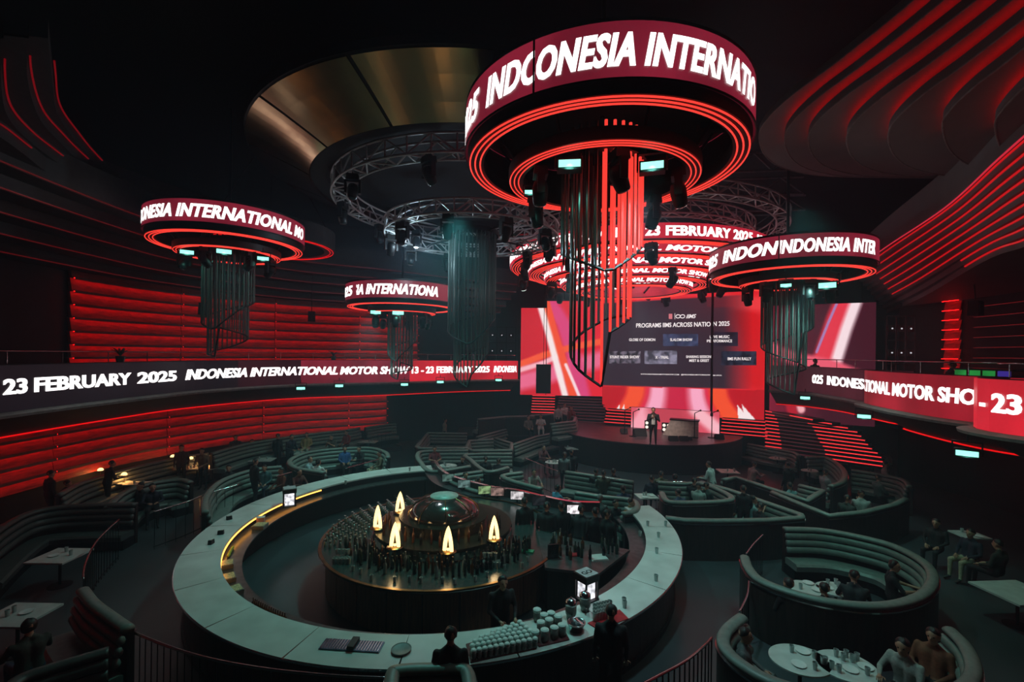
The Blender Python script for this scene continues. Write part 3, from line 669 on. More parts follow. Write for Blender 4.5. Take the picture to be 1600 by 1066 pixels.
def chandelier(c, zn, R, zb0, zb1, label, runs, seam=None, rods=None, inner=None, band_arc=None, mband=None, n=96):
    """drum chandelier: LED band with lettering, skirt, three neon rings, lower neon tier, hanging tubes"""
    t = thing('drum_chandelier', label, 'chandelier', (c[0], c[1], zn))
    L = lambda z: z - zn
    MB().lathe([(R, L(zb0)), (R + .04, L(zb0)), (R + .04, L(zb1)), (R, L(zb1))], n, cap=False).build('led_band', mband or M_BAND, t)
    MB().lathe([(R + .02, L(zb0)), (R + .02, L(zb1))], n, cap=False).build('band_backing', M_BLACK, t)
    MB().lathe([(R + .04, L(zb0) - .03), (R + .06, L(zb0) - .03), (R + .06, L(zb0)), (R, L(zb0)), (R - .04, .03), (R - .02, .0), (R - .32, .0), (R - .32, .25)], n, cap=False).build('skirt', M_BLACK, t)
    MB().lathe([(R - .02, L(zb1)), (R + .05, L(zb1)), (R + .05, L(zb1) + .05), (R - .02, L(zb1) + .05)], n, cap=False).build('top_rim', M_BLACK, t)
    MB().lathe([(0.0, L(zb1) + .04), (R, L(zb1) + .04), (R, L(zb1) + .08), (0, L(zb1) + .08)], n, cap=False).build('cover_disc', M_BLACK, t)
    for k in range(3):
        MB().pipe([((R - .05 - .1 * k) * math.cos(a), (R - .05 - .1 * k) * math.sin(a), -.02) for a in np.linspace(0, 2 * PI, n + 1)[:-1]], .0155, 6, True).build('neon_ring', M_NEON, t, smooth=True)
    ri, zi = inner
    MB().lathe([(ri, L(zi) + .22), (ri, L(zi)), (ri - .3, L(zi)), (ri - .3, L(zi) + .22)], n, cap=False).build('inner_tier', M_BLACK, t)
    for k in range(3):
        MB().pipe([((ri - .03 - .085 * k) * math.cos(a), (ri - .03 - .085 * k) * math.sin(a), L(zi) - .02) for a in np.linspace(0, 2 * PI, n + 1)[:-1]], .0125, 6, True).build('neon_ring', M_NEON, t, smooth=True)
    for k in range(8):
        a = 2 * PI * k / 8 + .2
        MB().tube((ri * math.cos(a) * .9, ri * math.sin(a) * .9, L(zi) + .15), ((R - .2) * math.cos(a), (R - .2) * math.sin(a), L(zb1)), .03).build('strut', M_BLACK, t)
    for k in range(6):
        a = 2 * PI * k / 6
        MB().box(((R + ri) / 2 * math.cos(a), (R + ri) / 2 * math.sin(a), L(zb1) - .15), (R - ri - .12, .18, .12), a).build('spoke', M_BLACK, t)
    # centre column of hanging tubes in two tiers
    MB().lathe([(rods[0][0] + .08, L(zi) + .5), (rods[0][0] + .08, L(zi) + .32), (rods[0][0] - .1, L(zi) + .32)], 40, cap=False).build('tube_collar', M_BLACK, t)
    for rr, count, ztop, zf, lit, rad in rods:
        tip = []
        for k in range(count):
            a = -PI / 2 + 2 * PI * (k + .5) / count; zz = zf((k + .5) / count)
            p = (rr * math.cos(a), rr * math.sin(a)); mm = lit(math.degrees(a) % 360, k)
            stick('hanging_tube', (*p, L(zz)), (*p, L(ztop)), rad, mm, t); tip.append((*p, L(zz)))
        MB().pipe(tip, .028, 6).build('spiral_band', M_BLACK, t)
        MB().tube((tip[0][0], tip[0][1], tip[0][2]), (tip[-1][0], tip[-1][1], tip[-1][2]), .03).build('end_bar', M_BLACK, t)
    MB().tube((0, 0, L(zb1)), (0, 0, 14.4 - zn), .05).build('suspension', M_BLACK, t)
    fa = math.atan2(-c[1], -c[0]) - PI
    P = Path(circle(0, 0, R + .04, 361, fa, fa + 2 * PI - 1e-4)); band = [o for o in t.children if o.name.startswith('led_band')][0]
    cp = Path(circle(c[0], c[1], R + .04, 361, fa, fa + 2 * PI - 1e-4))
    zc = (zb0 + zb1) / 2; h = (zb1 - zb0) * .60
    for st, x0, x1, it, clip in runs:
        s0 = cp.hit(x0, 300) if not isinstance(x0, str) else None; s1 = cp.hit(x1, 300)
        if isinstance(x0, str): s0 = s1 - float(x0)
        cl = tuple((cp.hit(q, 300) if q else None) for q in clip) if clip else None
        wrap_text('lettering', st, P, s0, s1, L(zc) - h * .47, h, M_TEXT, band, side=-1, off=.012, italic=it, clip=cl, cell=.12, bold=.05, spacing=1.06)
    if seam:
        s = cp.hit(seam, 100); x, y, _, _ = P.at(np.array([s])); MB().box((x[0], y[0], L(zc)), (.03, .03, zb1 - zb0), math.atan2(y[0], x[0])).build('band_seam', M_BLACK, band)
    return t
def interp(v):
    xs = np.linspace(0, 1, len(v)); return lambda u: float(np.interp(u, xs, v))
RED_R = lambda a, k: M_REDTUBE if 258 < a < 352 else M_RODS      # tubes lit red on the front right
DARK = lambda a, k: M_RODS
C1 = (1.79, 9.35)
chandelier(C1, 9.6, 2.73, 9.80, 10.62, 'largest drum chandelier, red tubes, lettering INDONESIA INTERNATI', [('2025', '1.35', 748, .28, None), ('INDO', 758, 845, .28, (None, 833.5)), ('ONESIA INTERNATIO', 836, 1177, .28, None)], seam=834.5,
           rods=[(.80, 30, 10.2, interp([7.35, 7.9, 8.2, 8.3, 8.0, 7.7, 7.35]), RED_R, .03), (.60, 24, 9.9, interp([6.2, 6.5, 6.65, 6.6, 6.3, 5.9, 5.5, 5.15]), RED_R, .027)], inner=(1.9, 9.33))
chandelier((-10.1, 16.3), 9.5, 2.4, 9.72, 10.4, 'small drum chandelier at far left over red wall', [('DONESIA INTERNATIONAL MO', 206, 474, .28, None)],
           rods=[(.80, 30, 10.0, interp([6.5, 7.3, 7.6, 7.5, 7.2, 6.8, 6.5]), DARK, .024), (.62, 26, 9.7, interp([6.6, 6.4, 6.2, 5.9, 5.7, 5.6]), DARK, .024)], inner=(1.65, 9.2))
chandelier((9.7, 16.2), 8.62, 2.5, 8.85, 9.55, 'drum chandelier at right before the stage, lettering 2025 INDONESIA', [('2025  INDON', 1098, 1219, .28, (None, 1220)), ('INDONESIA INTER', 1216, 1368, .22, (1220, None))], seam=1220.5,
           rods=[(.80, 30, 9.2, interp([6.6, 6.9, 6.7, 6.4, 6.2, 5.9, 5.6]), DARK, .024), (.6, 26, 9.0, interp([5.6, 5.4, 5.2, 5.0, 4.8, 4.5]), DARK, .024)], inner=(1.55, 8.38))
chandelier((-5.0, 20.8), 7.83, 2.4, 8.02, 8.72, 'smallest drum chandelier, centre left, above left ticker', [('025', 532, 553, .15, None), ('NESIA INTERNATIONA', 546, 686, .28, (559, None))],
           rods=[(.62, 26, 8.3, interp([5.6, 6.2, 6.5, 6.3, 6.0, 5.7, 5.4]), DARK, .024), (.48, 22, 8.1, interp([5.4, 5.2, 5.0, 4.9, 4.8, 4.6]), DARK, .024)], inner=(1.5, 7.6))
gr_ = thing('unlit_ceiling_ring', 'unlit dark ring with red neon rim behind far left chandelier', 'ceiling ring', (-10.0, 19.0, 10.1))
MB().lathe([(2.4, 0), (2.44, .05), (2.44, .75), (2.36, .75), (2.36, .05), (2.0, 0)], 72, cap=False).build('ring_shell', mat('charcoal_ring_shell', (48, 50, 52), .6), gr_)
for k in range(2): MB().pipe([((2.36 - .12 * k) * math.cos(a), (2.36 - .12 * k) * math.sin(a), -.02) for a in np.linspace(0, 2 * PI, 73)[:-1]], .014, 6, True).build('neon_ring', M_NEON2, gr_)
for k in range(3): MB().tube((2.3 * math.cos(k * 2.1), 2.3 * math.sin(k * 2.1), .7), (.3 * math.cos(k * 2.1), .3 * math.sin(k * 2.1), 4.35), .02).build('hanger', M_BLACK, gr_)
# ---- centre: bronze funnel, ring trusses, dark tubes
CG = (-1.47, 16.5); C6_ = (5.9, 22.5)
fu = thing('bronze_funnel_ring', 'huge bronze panelled funnel ring overhead behind the largest drum', 'ceiling ring', (CG[0], CG[1], 11.4))
NP = 14; off0 = math.radians(253)
for k in range(NP):
    b0, b1 = off0 + 2 * PI * k / NP + .008, off0 + 2 * PI * (k + 1) / NP - .008
    V = []; Fq = []; m = 10
    for j in range(m + 1):
        a = b0 + (b1 - b0) * j / m
        for r, z in ((5.40, 0), (5.9, .22), (6.55, .48), (7.1, .68), (7.06, .72), (5.36, .04)): V.append((r * math.cos(a), r * math.sin(a), z))
    for j in range(m):
        for q in range(6): Fq.append((j * 6 + q, j * 6 + (q + 1) % 6, (j + 1) * 6 + (q + 1) % 6, (j + 1) * 6 + q))
    Fq += [tuple(range(5, -1, -1)), tuple(m * 6 + q for q in range(6))]
    MB().add(V, Fq).build('bronze_panel', M_GOLD, fu, smooth=False)
MB().lathe([(5.38, .0), (5.38, .08), (4.9, .1), (4.9, .6), (0, .65)], 96, cap=False).build('inner_soffit', M_CEIL, fu)
MB().lathe([(5.42, .05), (7.14, .74), (7.14, .95), (5.3, .95)], 96, cap=False).build('back_shell', M_BLACK, fu)
ring_truss('ring_truss', 'large aluminium ring truss inside the bronze funnel', CG, 4.75, 10.98, .5, .5, 44, .026)
ring_truss('ring_truss', 'lower aluminium ring truss holding the dark hanging tubes', CG, 3.07, 9.95, .42, .42, 34, .026)
tc = thing('tube_curtain', 'dark spiral curtain of hanging tubes under the centre truss', 'hanging tubes', (CG[0], CG[1], 10.1))
for rr, cnt, zf in ((.84, 34, interp([6.1, 6.9, 7.3, 7.2, 6.9, 6.5, 6.1])), (.62, 30, interp([5.0, 5.6, 6.1, 6.0, 5.7, 5.3, 4.9, 4.6]))):
    tip = []
    for k in range(cnt):
        a = -PI / 2 + 2 * PI * (k + .5) / cnt; p = (rr * math.cos(a), rr * math.sin(a)); zz = zf((k + .5) / cnt) - 10.1
        stick('hanging_tube', (*p, zz), (*p, -.05), .024, M_RODS, tc); tip.append((*p, zz))
    MB().pipe(tip, .028, 6).build('spiral_band', M_BLACK, tc); MB().tube(tip[0], tip[-1], .03).build('end_bar', M_BLACK, tc)
MB().lathe([(.95, -.08), (.95, .08), (.55, .08), (.55, -.08)], 40, cap=False).build('tube_collar', M_BLACK, tc)
for k in range(4):
    a = PI / 4 + k * PI / 2; MB().tube((.8 * math.cos(a), .8 * math.sin(a), 0), (2.7 * math.cos(a), 2.7 * math.sin(a), .05), .03).build('cross_bar', M_BLACK, tc)
for cc, zz, en in ((CG, 9.5, 260), (C6_, 10.85, 700)):  # added fill lights in moving head bodies, put in to brighten the ring trusses
    l = bpy.data.lights.new('added_truss_fill', 'POINT'); l.energy = en; l.color = (.62, .85, 1.0); l.shadow_soft_size = .12
    t = moving_head((cc[0] - (1.9 if cc is CG else 0), cc[1] - (.6 if cc is CG else 0), zz + .55), 'added cool white fill light in the middle of the ' + ('centre ring truss' if cc is CG else 'stage crown'), 0, 0, .8, M_BEAM)
    lo = bpy.data.objects.new('added_truss_fill', l); COL.objects.link(lo); lo.location = (cc[0] - (1.9 if cc is CG else 0), cc[1] - (.6 if cc is CG else 0), zz - .1)
# ---- multi ring LED crown above the stage, with ring trusses over it
C6 = (5.9, 22.5)
cr = thing('led_crown', 'wide LED ring crown above the stage, 23 FEBRUARY 2025', 'led ring', (C6[0], C6[1], 10.0))
for k, (R, z0, z1) in enumerate(((6.0, 10.05, 10.6), (5.1, 9.75, 10.1), (4.3, 9.45, 9.8), (3.5, 9.2, 9.5), (2.7, 8.95, 9.25))):
    MB().lathe([(R, z0 - 10), (R + .05, z0 - 10), (R + .05, z1 - 10), (R, z1 - 10)], 96, cap=False).build('led_band', glow('crown_band_red', (186, 34, 54), 1.0, .25, .8), cr)
    fa = math.atan2(-C6[1], -C6[0]) - PI; P = Path(circle(0, 0, R + .05, 361, fa, fa + 2 * PI - 1e-4)); cp = Path(circle(C6[0], C6[1], R + .05, 361, fa, fa + 2 * PI - 1e-4)); band = cr.children[-1]
    MB().lathe([(R - .02, z0 - 10.02), (R - .55, z0 - 10.02), (R - .55, z0 - 10.06), (R - .02, z0 - 10.06)], 96, cap=False).build('louvre_ring', M_BLACK, cr)
    for q in range(4):
        MB().pipe([((R - .08 - .12 * q) * math.cos(a), (R - .08 - .12 * q) * math.sin(a), z0 - 10.07) for a in np.linspace(0, 2 * PI, 97)[:-1]], .017, 5, True).build('neon_ring', M_NEON, cr)
    if k == 0:
        for st, x0, x1, it in (('INTERNATIONAL', '4.1', 842, .28), ('MOTOR SHOW', 850, 945, .28), ('13 -', 960, 1000, 0), ('23 FEBRUARY 2025', 1008, 1176, 0), ('INDONESIA', 1182, 1206, .25)):
            s1 = cp.hit(x1, 360) or P.s[-1] - .2; s0 = (s1 - float(x0)) if isinstance(x0, str) else cp.hit(x0, 360)
            wrap_text('lettering', st, P, s0, s1, z0 - 10 + .1, .36, M_TEXT, band, off=.012, italic=it, cell=.2, bold=.05, spacing=1.06)
        # lettering on the inner far side
        wrap_text('lettering', 'INDONESIA INTERNATIONAL MOTOR SHOW 13 - 23 FEBRUARY 2025', Path([(-x, y) for x, y in circle(0, 0, R - .02, 361)]), 1.0, 18.0, z0 - 10 + .1, .34, M_TEXT, band, side=-1, off=.02, italic=.2, cell=.3)
    else:
        wrap_text('lettering', 'INDONESIA INTERNATIONAL MOTOR SHOW 2025', P, PI * R * .55, PI * R * 1.45, z0 - 10 + .06, (z1 - z0) * .62, M_TEXT, band, off=.012, italic=.25, cell=.2)
for k in range(8):
    a = 2 * PI * k / 8 + .3; MB().tube((2.6 * math.cos(a), 2.6 * math.sin(a), -.8), (6.0 * math.cos(a), 6.0 * math.sin(a), .5), .05).build('frame_arm', M_BLACK, cr)
MB().tube((0, 0, -.9), (0, 0, 4.3), .08).build('suspension', M_BLACK, cr)
ring_truss('ring_truss', 'inner ring truss above the stage crown', C6, 5.3, 11.2, .5, .5, 44, .026)
ring_truss('ring_truss', 'outer ring truss above the stage crown', C6, 6.6, 11.5, .5, .5, 50, .026)
for k, (x0, y0, x1, y1, z) in enumerate(((-4, 21, 12, 19, 12.6), (-4, 24, 14, 22, 12.9), (-2, 27, 15, 25, 12.9), (-1, 18.5, 11, 17.0, 12.8))):
    tt = thing('ceiling_girder', ['straight ceiling girder nearest above the stage crown', 'second straight ceiling girder behind the crown trusses', 'farthest straight ceiling girder near the back', 'straight ceiling girder between funnel and crown'][k], 'girder', (0, 0, 0))
    A, B = Vector((x0, y0, z)), Vector((x1, y1, z)); up = Vector((0, 0, .7))
    for d in (Vector((0, 0, 0)), up): MB().tube(A + d, B + d, .05).build('chord', M_TRUSSDK, tt)
    for i in range(18):
        p, q = A.lerp(B, i / 18), A.lerp(B, (i + 1) / 18); stick('brace', p + (up if i % 2 else Vector()), q + (Vector() if i % 2 else up), .03, M_TRUSSDK, tt)
# ================================================================== round bar
BC = (-1.80, 13.1); BR = 6.3
def pol(c, r, deg): a = math.radians(deg); return (c[0] + r * math.cos(a), c[1] + r * math.sin(a))
def bang(px, py, z=1.1):
    p = at_z(px, py, z); return math.degrees(math.atan2(p.y - BC[1], p.x - BC[0]))
A_START, A_END = 104, 372           # pale counter runs from the far left round the front to the right side
bar = thing('round_bar_counter', 'large round bar counter with pale marble top', 'bar counter', (BC[0], BC[1], 0))
arcp = lambda r, a, b, n=90: circle(0, 0, r, n, math.radians(a), math.radians(b))
def ringsect(mb, r0, r1, z0, z1, a, b, n=100):
    return mb.sweep(arcp(r0, a, b, n), [(0, z0), (0, z1), (-(r1 - r0), z1), (-(r1 - r0), z0)])
segs = 16
for k in range(segs):
    a = A_START + (A_END - A_START) * k / segs; b = A_START + (A_END - A_START) * (k + 1) / segs
    ringsect(MB(), BR - .84, BR, 1.05, 1.10, a, b - .06, 12).build('counter_slab', M_MARBLE, bar)
ringsect(MB(), BR - .24, BR - .18, 0.1, 1.05, A_START, A_END).build('front_panel', M_BOOTHSHELL, bar)
ringsect(MB(), BR - .02, BR + .015, 1.06, 1.09, A_START, A_END).build('edge_trim', M_CHROME, bar)
ringsect(MB(), BR - .3, BR - .14, 0.0, 0.1, A_START, A_END).build('toe_kick', M_BLACK, bar)
ringsect(MB(), BR - .80, BR - .76, 0.05, 1.05, A_START, A_END).build('inner_panel', M_BLACK, bar)
ringsect(MB(), BR - 1.25, BR - .80, 0.82, 0.86, A_START, A_END).build('service_shelf', mat('steel_service_shelf', (110, 112, 112), .3, .8), bar)
ringsect(MB(), BR - .85, BR - .83, 1.0, 1.03, 150, 222).build('warm_strip', glow('warm_under_counter_strip', (255, 170, 70), 5.0), bar)
# dark service side with tills between the ends of the pale counter
sv = thing('service_counter', 'dark service counter with till screens on far side of the bar', 'counter', (BC[0], BC[1], 0))
SVP = spline([(-3.35, 18.9), (-2.5, 16.8), (-.95, 15.35), (.1, 14.85), (.85, 14.3), (1.75, 13.75), (2.7, 13.65)], 8)
SVL = [(x - BC[0], y - BC[1]) for x, y in SVP]
MB().sweep(SVL, [(-.24, 0), (-.24, 1.0), (.24, 1.0), (.24, 0)]).build('counter_body', M_BOOTHSHELL, sv)
MB().sweep(SVL, [(-.27, 1.0), (-.27, 1.05), (.27, 1.05), (.27, 1.0)]).build('counter_top', mat('dark_stone_top', (52, 56, 58), .3), sv)
MB().sweep(SVL, [(.2, 1.05), (.2, 1.32), (.26, 1.32), (.26, 1.05)]).build('upstand', M_BOOTHSHELL, sv)
MB().sweep(SVL, [(.17, 1.32), (.17, 1.35), (.29, 1.35), (.29, 1.32)]).build('upstand_cap', M_CHROME, sv)
# ---- centre island
IC = (-1.75, 12.15); IR = 3.05; ZI = 1.05
isl = thing('island_back_bar', 'round wooden island bar in the centre with raised tiers', 'island bar', (IC[0], IC[1], 0))
MB().lathe([(IR - .25, 0.0), (IR - .25, .08), (IR - .18, .08)], 72, cap=False).build('toe_kick', M_BLACK, isl)
for k in range(24):
    a0_, a1_ = 15 * k + .35, 15 * k + 14.65
    MB().sweep(arcp(IR - .14, a0_, a1_, 5), [(0, .08), (.04, .08), (.04, 1.0), (0, 1.0)]).build('wood_panel', M_WOOD, isl)
MB().lathe([(IR - .17, .08), (IR - .17, 1.0)], 72, cap=False).build('island_core', M_BLACK, isl)
MB().lathe([(0.5, 1.0), (IR, 1.0), (IR + .03, 1.03), (IR, ZI), (0.5, ZI)], 96, cap=False).build('island_top', mat('dark_green_stone', (48, 58, 56), .22), isl)
MB().lathe([(IR - .05, 1.055), (IR + .02, 1.055), (IR + .02, 1.075), (IR - .05, 1.075)], 96, cap=False).build('rim_trim', mat('aged_brass', (140, 112, 70), .3, 1.0), isl)
M_BRASS = MATS['aged_brass']
MB().lathe([(1.75, ZI), (1.75, 1.28), (1.78, 1.28), (1.78, 1.32), (.9, 1.32)], 72, cap=False).build('lower_tier', mat('smoked_mirror_tier', (88, 80, 66), .2, .8), isl)
MB().lathe([(1.12, 1.32), (1.12, 1.5), (1.16, 1.5), (1.16, 1.56), (.2, 1.56)], 72, cap=False).build('upper_tier', MATS['smoked_mirror_tier'], isl)
for k in range(14):
    a = k * 360 / 14; MB().sweep(arcp(1.785, a + 3, a + 22, 6), [(0, 1.09), (-.02, 1.09), (-.02, 1.25), (0, 1.25)]).build('mirror_pane', M_CHROME, isl)
dm = thing('glass_dome', 'large glossy dome on top of the island bar', 'dome', (IC[0], IC[1], 1.56))
MB().lathe([(.92 * math.cos(t), .50 * math.sin(t)) for t in np.linspace(0, 1.15, 10)], 40).build('dome_shell', mat('smoked_glossy_dome', (120, 112, 108), .12, .85), dm, smooth=True)
MB().lathe([(.37, .455), (.37, .475), (.0, .49)], 32).build('dome_cap', mat('pale_frosted_cap', (170, 190, 182), .4), dm, smooth=True)
for k in range(8):
    a = k * PI / 4 + .2; MB().pipe([(.93 * math.cos(t) * math.cos(a), .93 * math.cos(t) * math.sin(a), .505 * math.sin(t)) for t in np.linspace(0, 1.13, 9)], .012, 5).build('dome_rib', M_BRASS, dm)
# straight wing to the right
wing = thing('island_wing', 'straight service wing with tray on right of the island bar', 'counter', (0, 0, 0))
W = [at_z(838, 830, 1.05), at_z(984, 860, 1.05), at_z(936, 897, 1.05), at_z(852, 888, 1.05)]
cwx = sum(p.x for p in W) / 4; cwy = sum(p.y for p in W) / 4
MB().prism([(p.x, p.y) for p in W], 1.0, 1.06).build('counter_top', mat('worn_steel_top', (96, 100, 102), .3, .6), wing)
MB().prism([(cwx + (p.x - cwx) * .93, cwy + (p.y - cwy) * .93) for p in W], 0, 1.0).build('counter_body', M_BOOTHSHELL, wing)
# ---- flame lamps
FL = {}
def flame_lamp(px, py, label, z=1.36):
    p = at_z(px, py, z); t = thing('flame_lamp', label, 'lamp', (p.x, p.y, ZI), 0, 'flame shaped lamps on the island')
    if not FL:
        FL['stem'] = MB().lathe([(.09, 0), (.09, .012), (.022, .03), (.022, z - ZI - .02)], 12).mesh('stem')
        FL['plate'] = MB().lathe([(.03, -.03), (.17, -.012), (.19, 0), (.185, .012), (.03, .012)], 24).mesh('plate')
        # two curved leaves meeting at a tip like a candle flame
        V = []; F = []; n = 12
        for side in (-1, 1):
            base = len(V)
            for i in range(n + 1):
                u = i / n; wd = .125 * math.cos(u * PI / 2) ** .75; inn = max(0, .052 * (1 - 1.5 * u))
                zz = .56 * u
                for x in (inn, wd):
                    for y in (-.018, .018): V.append((side * x, y, zz))
            for i in range(n):
                a = base + i * 4; b = a + 4
                F += [(a, a + 1, b + 1, b), (a + 2, a + 3, b + 3, b + 2), (a, a + 2, b + 2, b), (a + 1, a + 3, b + 3, b + 1)]
        FL['leaf'] = MB().add(V, F).mesh('glass_leaf')
        FL['bulb'] = MB().ball((0, 0, .05), .035).mesh('bulb')
        FL['spine'] = MB().tube((0, 0, 0), (0, 0, .3), .012, .006).mesh('spine')
    obj('stem', FL['stem'], M_BRASS, t); obj('plate', FL['plate'], M_BRASS, t, (0, 0, z - ZI), True)
    obj('spine', FL['spine'], M_BRASS, t, (0, 0, z - ZI)); g = obj('glass_leaf', FL['leaf'], M_WARM, t, (0, 0, z - ZI + .01)); g.rotation_euler = (0, 0, random.uniform(-.5, .5))
    obj('bulb', FL['bulb'], M_WARM, t, (0, 0, z - ZI))
    l = bpy.data.lights.new('lamp_light', 'POINT'); l.energy = 5; l.color = (1, .7, .36); l.shadow_soft_size = .1
    lo = bpy.data.objects.new('lamp_light', l); COL.objects.link(lo); lo.parent = t; lo.location = (0, -.12, z - ZI + .3)
    return t
for px, py, lab in ((617, 855, 'flame lamp left front of the dome'), (700, 862, 'flame lamp nearest in front of the dome'), (772, 843, 'flame lamp right of the dome'), (590, 825, 'slim flame lamp far left of the dome'), (625, 800, 'flame lamp left behind the dome, highest in view')): flame_lamp(px, py, lab)
# ---- bottles and glasses on the island
BT = {}
M_BOTTLES = [mat('dark_green_bottle_glass', (40, 62, 54), .12, .3), mat('amber_bottle_glass', (92, 52, 22), .12, .2), mat('clear_bottle_glass', (150, 160, 158), .12, .3), mat('near_black_bottle_glass', (34, 34, 38), .12, .35)]
def bottle_mesh(kind):
    if kind not in BT:
        prof = [[(.036, 0), (.038, .01), (.038, .18), (.03, .215), (.014, .245), (.013, .31), (.016, .315), (.016, .33)], [(.045, 0), (.046, .14), (.04, .17), (.016, .19), (.016, .25), (.02, .255), (.02, .275)], [(.032, 0), (.033, .2), (.026, .24), (.013, .27), (.013, .33)]][kind % 3]
        me = MB().lathe(prof, 10).mesh('bottle'); me.materials.append(M_BOTTLES[kind // 3])
        for p in me.polygons: p.use_smooth = True
        BT[kind] = me
    return BT[kind]
gob = MB().lathe([(.035, 0), (.038, .06), (.028, .11), (.006, .125), (.006, .17), (.034, .182), (.034, .187)], 10).mesh('goblet'); gob.materials.append(mat('smoky_goblet_glass', (128, 134, 130), .16, .35))
tum = MB().lathe([(.03, 0), (.04, .12), (.036, .12), (.028, .01)], 10).mesh('tumbler'); tum.materials.append(mat('clear_tumbler_plastic', (176, 186, 184), .2, .1))
LAMPXY = [at_z(px, py, 1.36) for px, py in ((617, 855), (700, 862), (772, 843), (590, 825), (625, 800))]
def put(me, x, y, z, name, label, cat, group, s=1.0):
    if name != 'plate' and any(math.hypot(x - q.x, y - q.y) < .2 for q in LAMPXY): return None
    o = bpy.data.objects.new(name, me); COL.objects.link(o); o.location = (x, y, z); o.scale = (s, s, s); o.rotation_euler = (0, 0, random.uniform(0, 6))
    return tag(o, label, cat, group)
for i in range(9):                          # dense arc of upturned goblets on the left
    r = 2.0 + .115 * i
    for k in range(int(r * 5.6)):
        a = 122 + k * (9.0 / r) * 2.1
        if a > 205: break
        x, y = pol(IC, r, a); put(gob, x, y, ZI, 'goblet', 'upturned smoky goblet in dense rows on left of island', 'glass', 'goblets on the island')
for k in range(46):                         # bottles in arcs along the front
    for j in range(3):
        if random.random() < .18: continue
        a = 208 + k * 2.9 + random.uniform(-.6, .6); r = 2.05 + .2 * j + random.uniform(-.05, .05)
        if 250 < a < 262 and j == 2: continue
        x, y = pol(IC, r, a); put(bottle_mesh(random.choice([0, 1, 2, 3, 5, 6, 9, 10, 11])), x, y, ZI, 'bottle', 'liquor bottle in the curved rows on front of island', 'bottle', 'bottles on the island')
for k in range(20):
    a = 5 + k * 9.0; r = 1.36 + random.uniform(0, .25)
    x, y = pol(IC, r, a + 180); put(bottle_mesh(random.choice([3, 5, 9])), x, y, 1.32, 'bottle', 'bottle on the raised tier around the dome', 'bottle', 'bottles on the raised tier')
for cx, cy, n, lab in ((536, 878, 14, 'stacked clear tumbler at left front of island'), (768, 884, 14, 'stacked clear tumbler at right front of island')):
    p = at_z(cx, cy, ZI)
    for k in range(n):
        put(tum, p.x + (k % 5 - 2) * .085, p.y + (k // 5 - 1) * .09, ZI + (.13 if k > 9 else 0), 'tumbler', lab, 'glass', 'tumblers ' + lab[-20:])
for k in range(26):
    u = random.random(); v = random.random(); p = (W[0] * (1 - u) + W[1] * u) * (1 - v * .75) + (W[3] * (1 - u) + W[2] * u) * v * .75
    put(bottle_mesh(random.choice([0, 1, 2, 4, 6, 8, 9])), cwx + (p.x - cwx) * .86, cwy + (p.y - cwy) * .8, 1.06, 'bottle', 'bottle crowded on the right service wing', 'bottle', 'bottles on the wing')
for k in range(14):
    x, y = pol(IC, 2.75 + random.uniform(-.12, .1), 225 + k * 7.5 + random.uniform(-2, 2)); put(tum, x, y, ZI, 'tumbler', 'single clear tumbler along the island front edge', 'glass', 'tumblers on island edge', .9)
# ---- things on the marble counter
CJ = {}
def jar(px, py, r, h, name, label, group, lidm):
    key = (round(r, 3), round(h, 3))
    if key not in CJ:
        CJ[key] = (MB().lathe([(r * .88, 0), (r, .01), (r, h), (r * .9, h)], 14).mesh('jar_body'), MB().lathe([(r * 1.05, h - .01), (r * 1.05, h + .03), (r * .7, h + .045), (0.01, h + .045)], 14).mesh('lid'))
    p = at_z(px, py, 1.12); t = thing(name, label, 'jar', (p.x, p.y, 1.12), 0, group)
    obj('jar_body', CJ[key][0], M_JAR, t, None, True); obj('lid', CJ[key][1], lidm, t)
    return t
M_JAR = mat('clear_jar_plastic', (112, 112, 108), .2, .1); M_LID = mat('pale_jar_lid', (206, 220, 216), .35)
M_MAROON = mat('maroon_bar_mat', (92, 26, 32), .7)
def counter_mat(corners, label, m=M_MAROON, name='bar_mat', z=1.1, th=.018, cat='mat'):
    P = [at_z(x, y, z) for x, y in corners]; return tag(MB().prism([(p.x, p.y) for p in P], z + .001, z + .001 + th).build(name, m), label, cat)
counter_mat([(735, 1037), (728, 1008), (812, 986), (838, 1014)], 'maroon mat under the rows of small lidded jars')
counter_mat([(842, 1012), (828, 990), (872, 968), (890, 1001)], 'maroon mat under the large lidded jars')
rows_j = [(740, 1030, 836, 1011, 12), (738, 1022, 832, 1004, 12), (742, 1015, 828, 998, 11), (752, 1008, 822, 993, 9), (770, 1000, 816, 988, 6), (790, 992, 812, 984, 3)]
for x0, y0, x1, y1, n in rows_j:
    for k in range(n): jar(x0 + (x1 - x0) * k / (n - 1), y0 + (y1 - y0) * k / (n - 1), .042, .11, 'lidded_jar', 'small lidded jar in packed rows on the marble counter', 'small lidded jars', M_LID)
for k, (x, y) in enumerate(((836, 1003), (851, 1001), (866, 997), (878, 993), (845, 988), (858, 984), (850, 976), (861, 973), (872, 979), (839, 968))):
    jar(x, y, .068, .15, 'storage_jar', 'large storage jar with pale lid beside the small jars', 'large storage jars', M_LID)
cs_ = [at_z(718, 991, 1.1)]
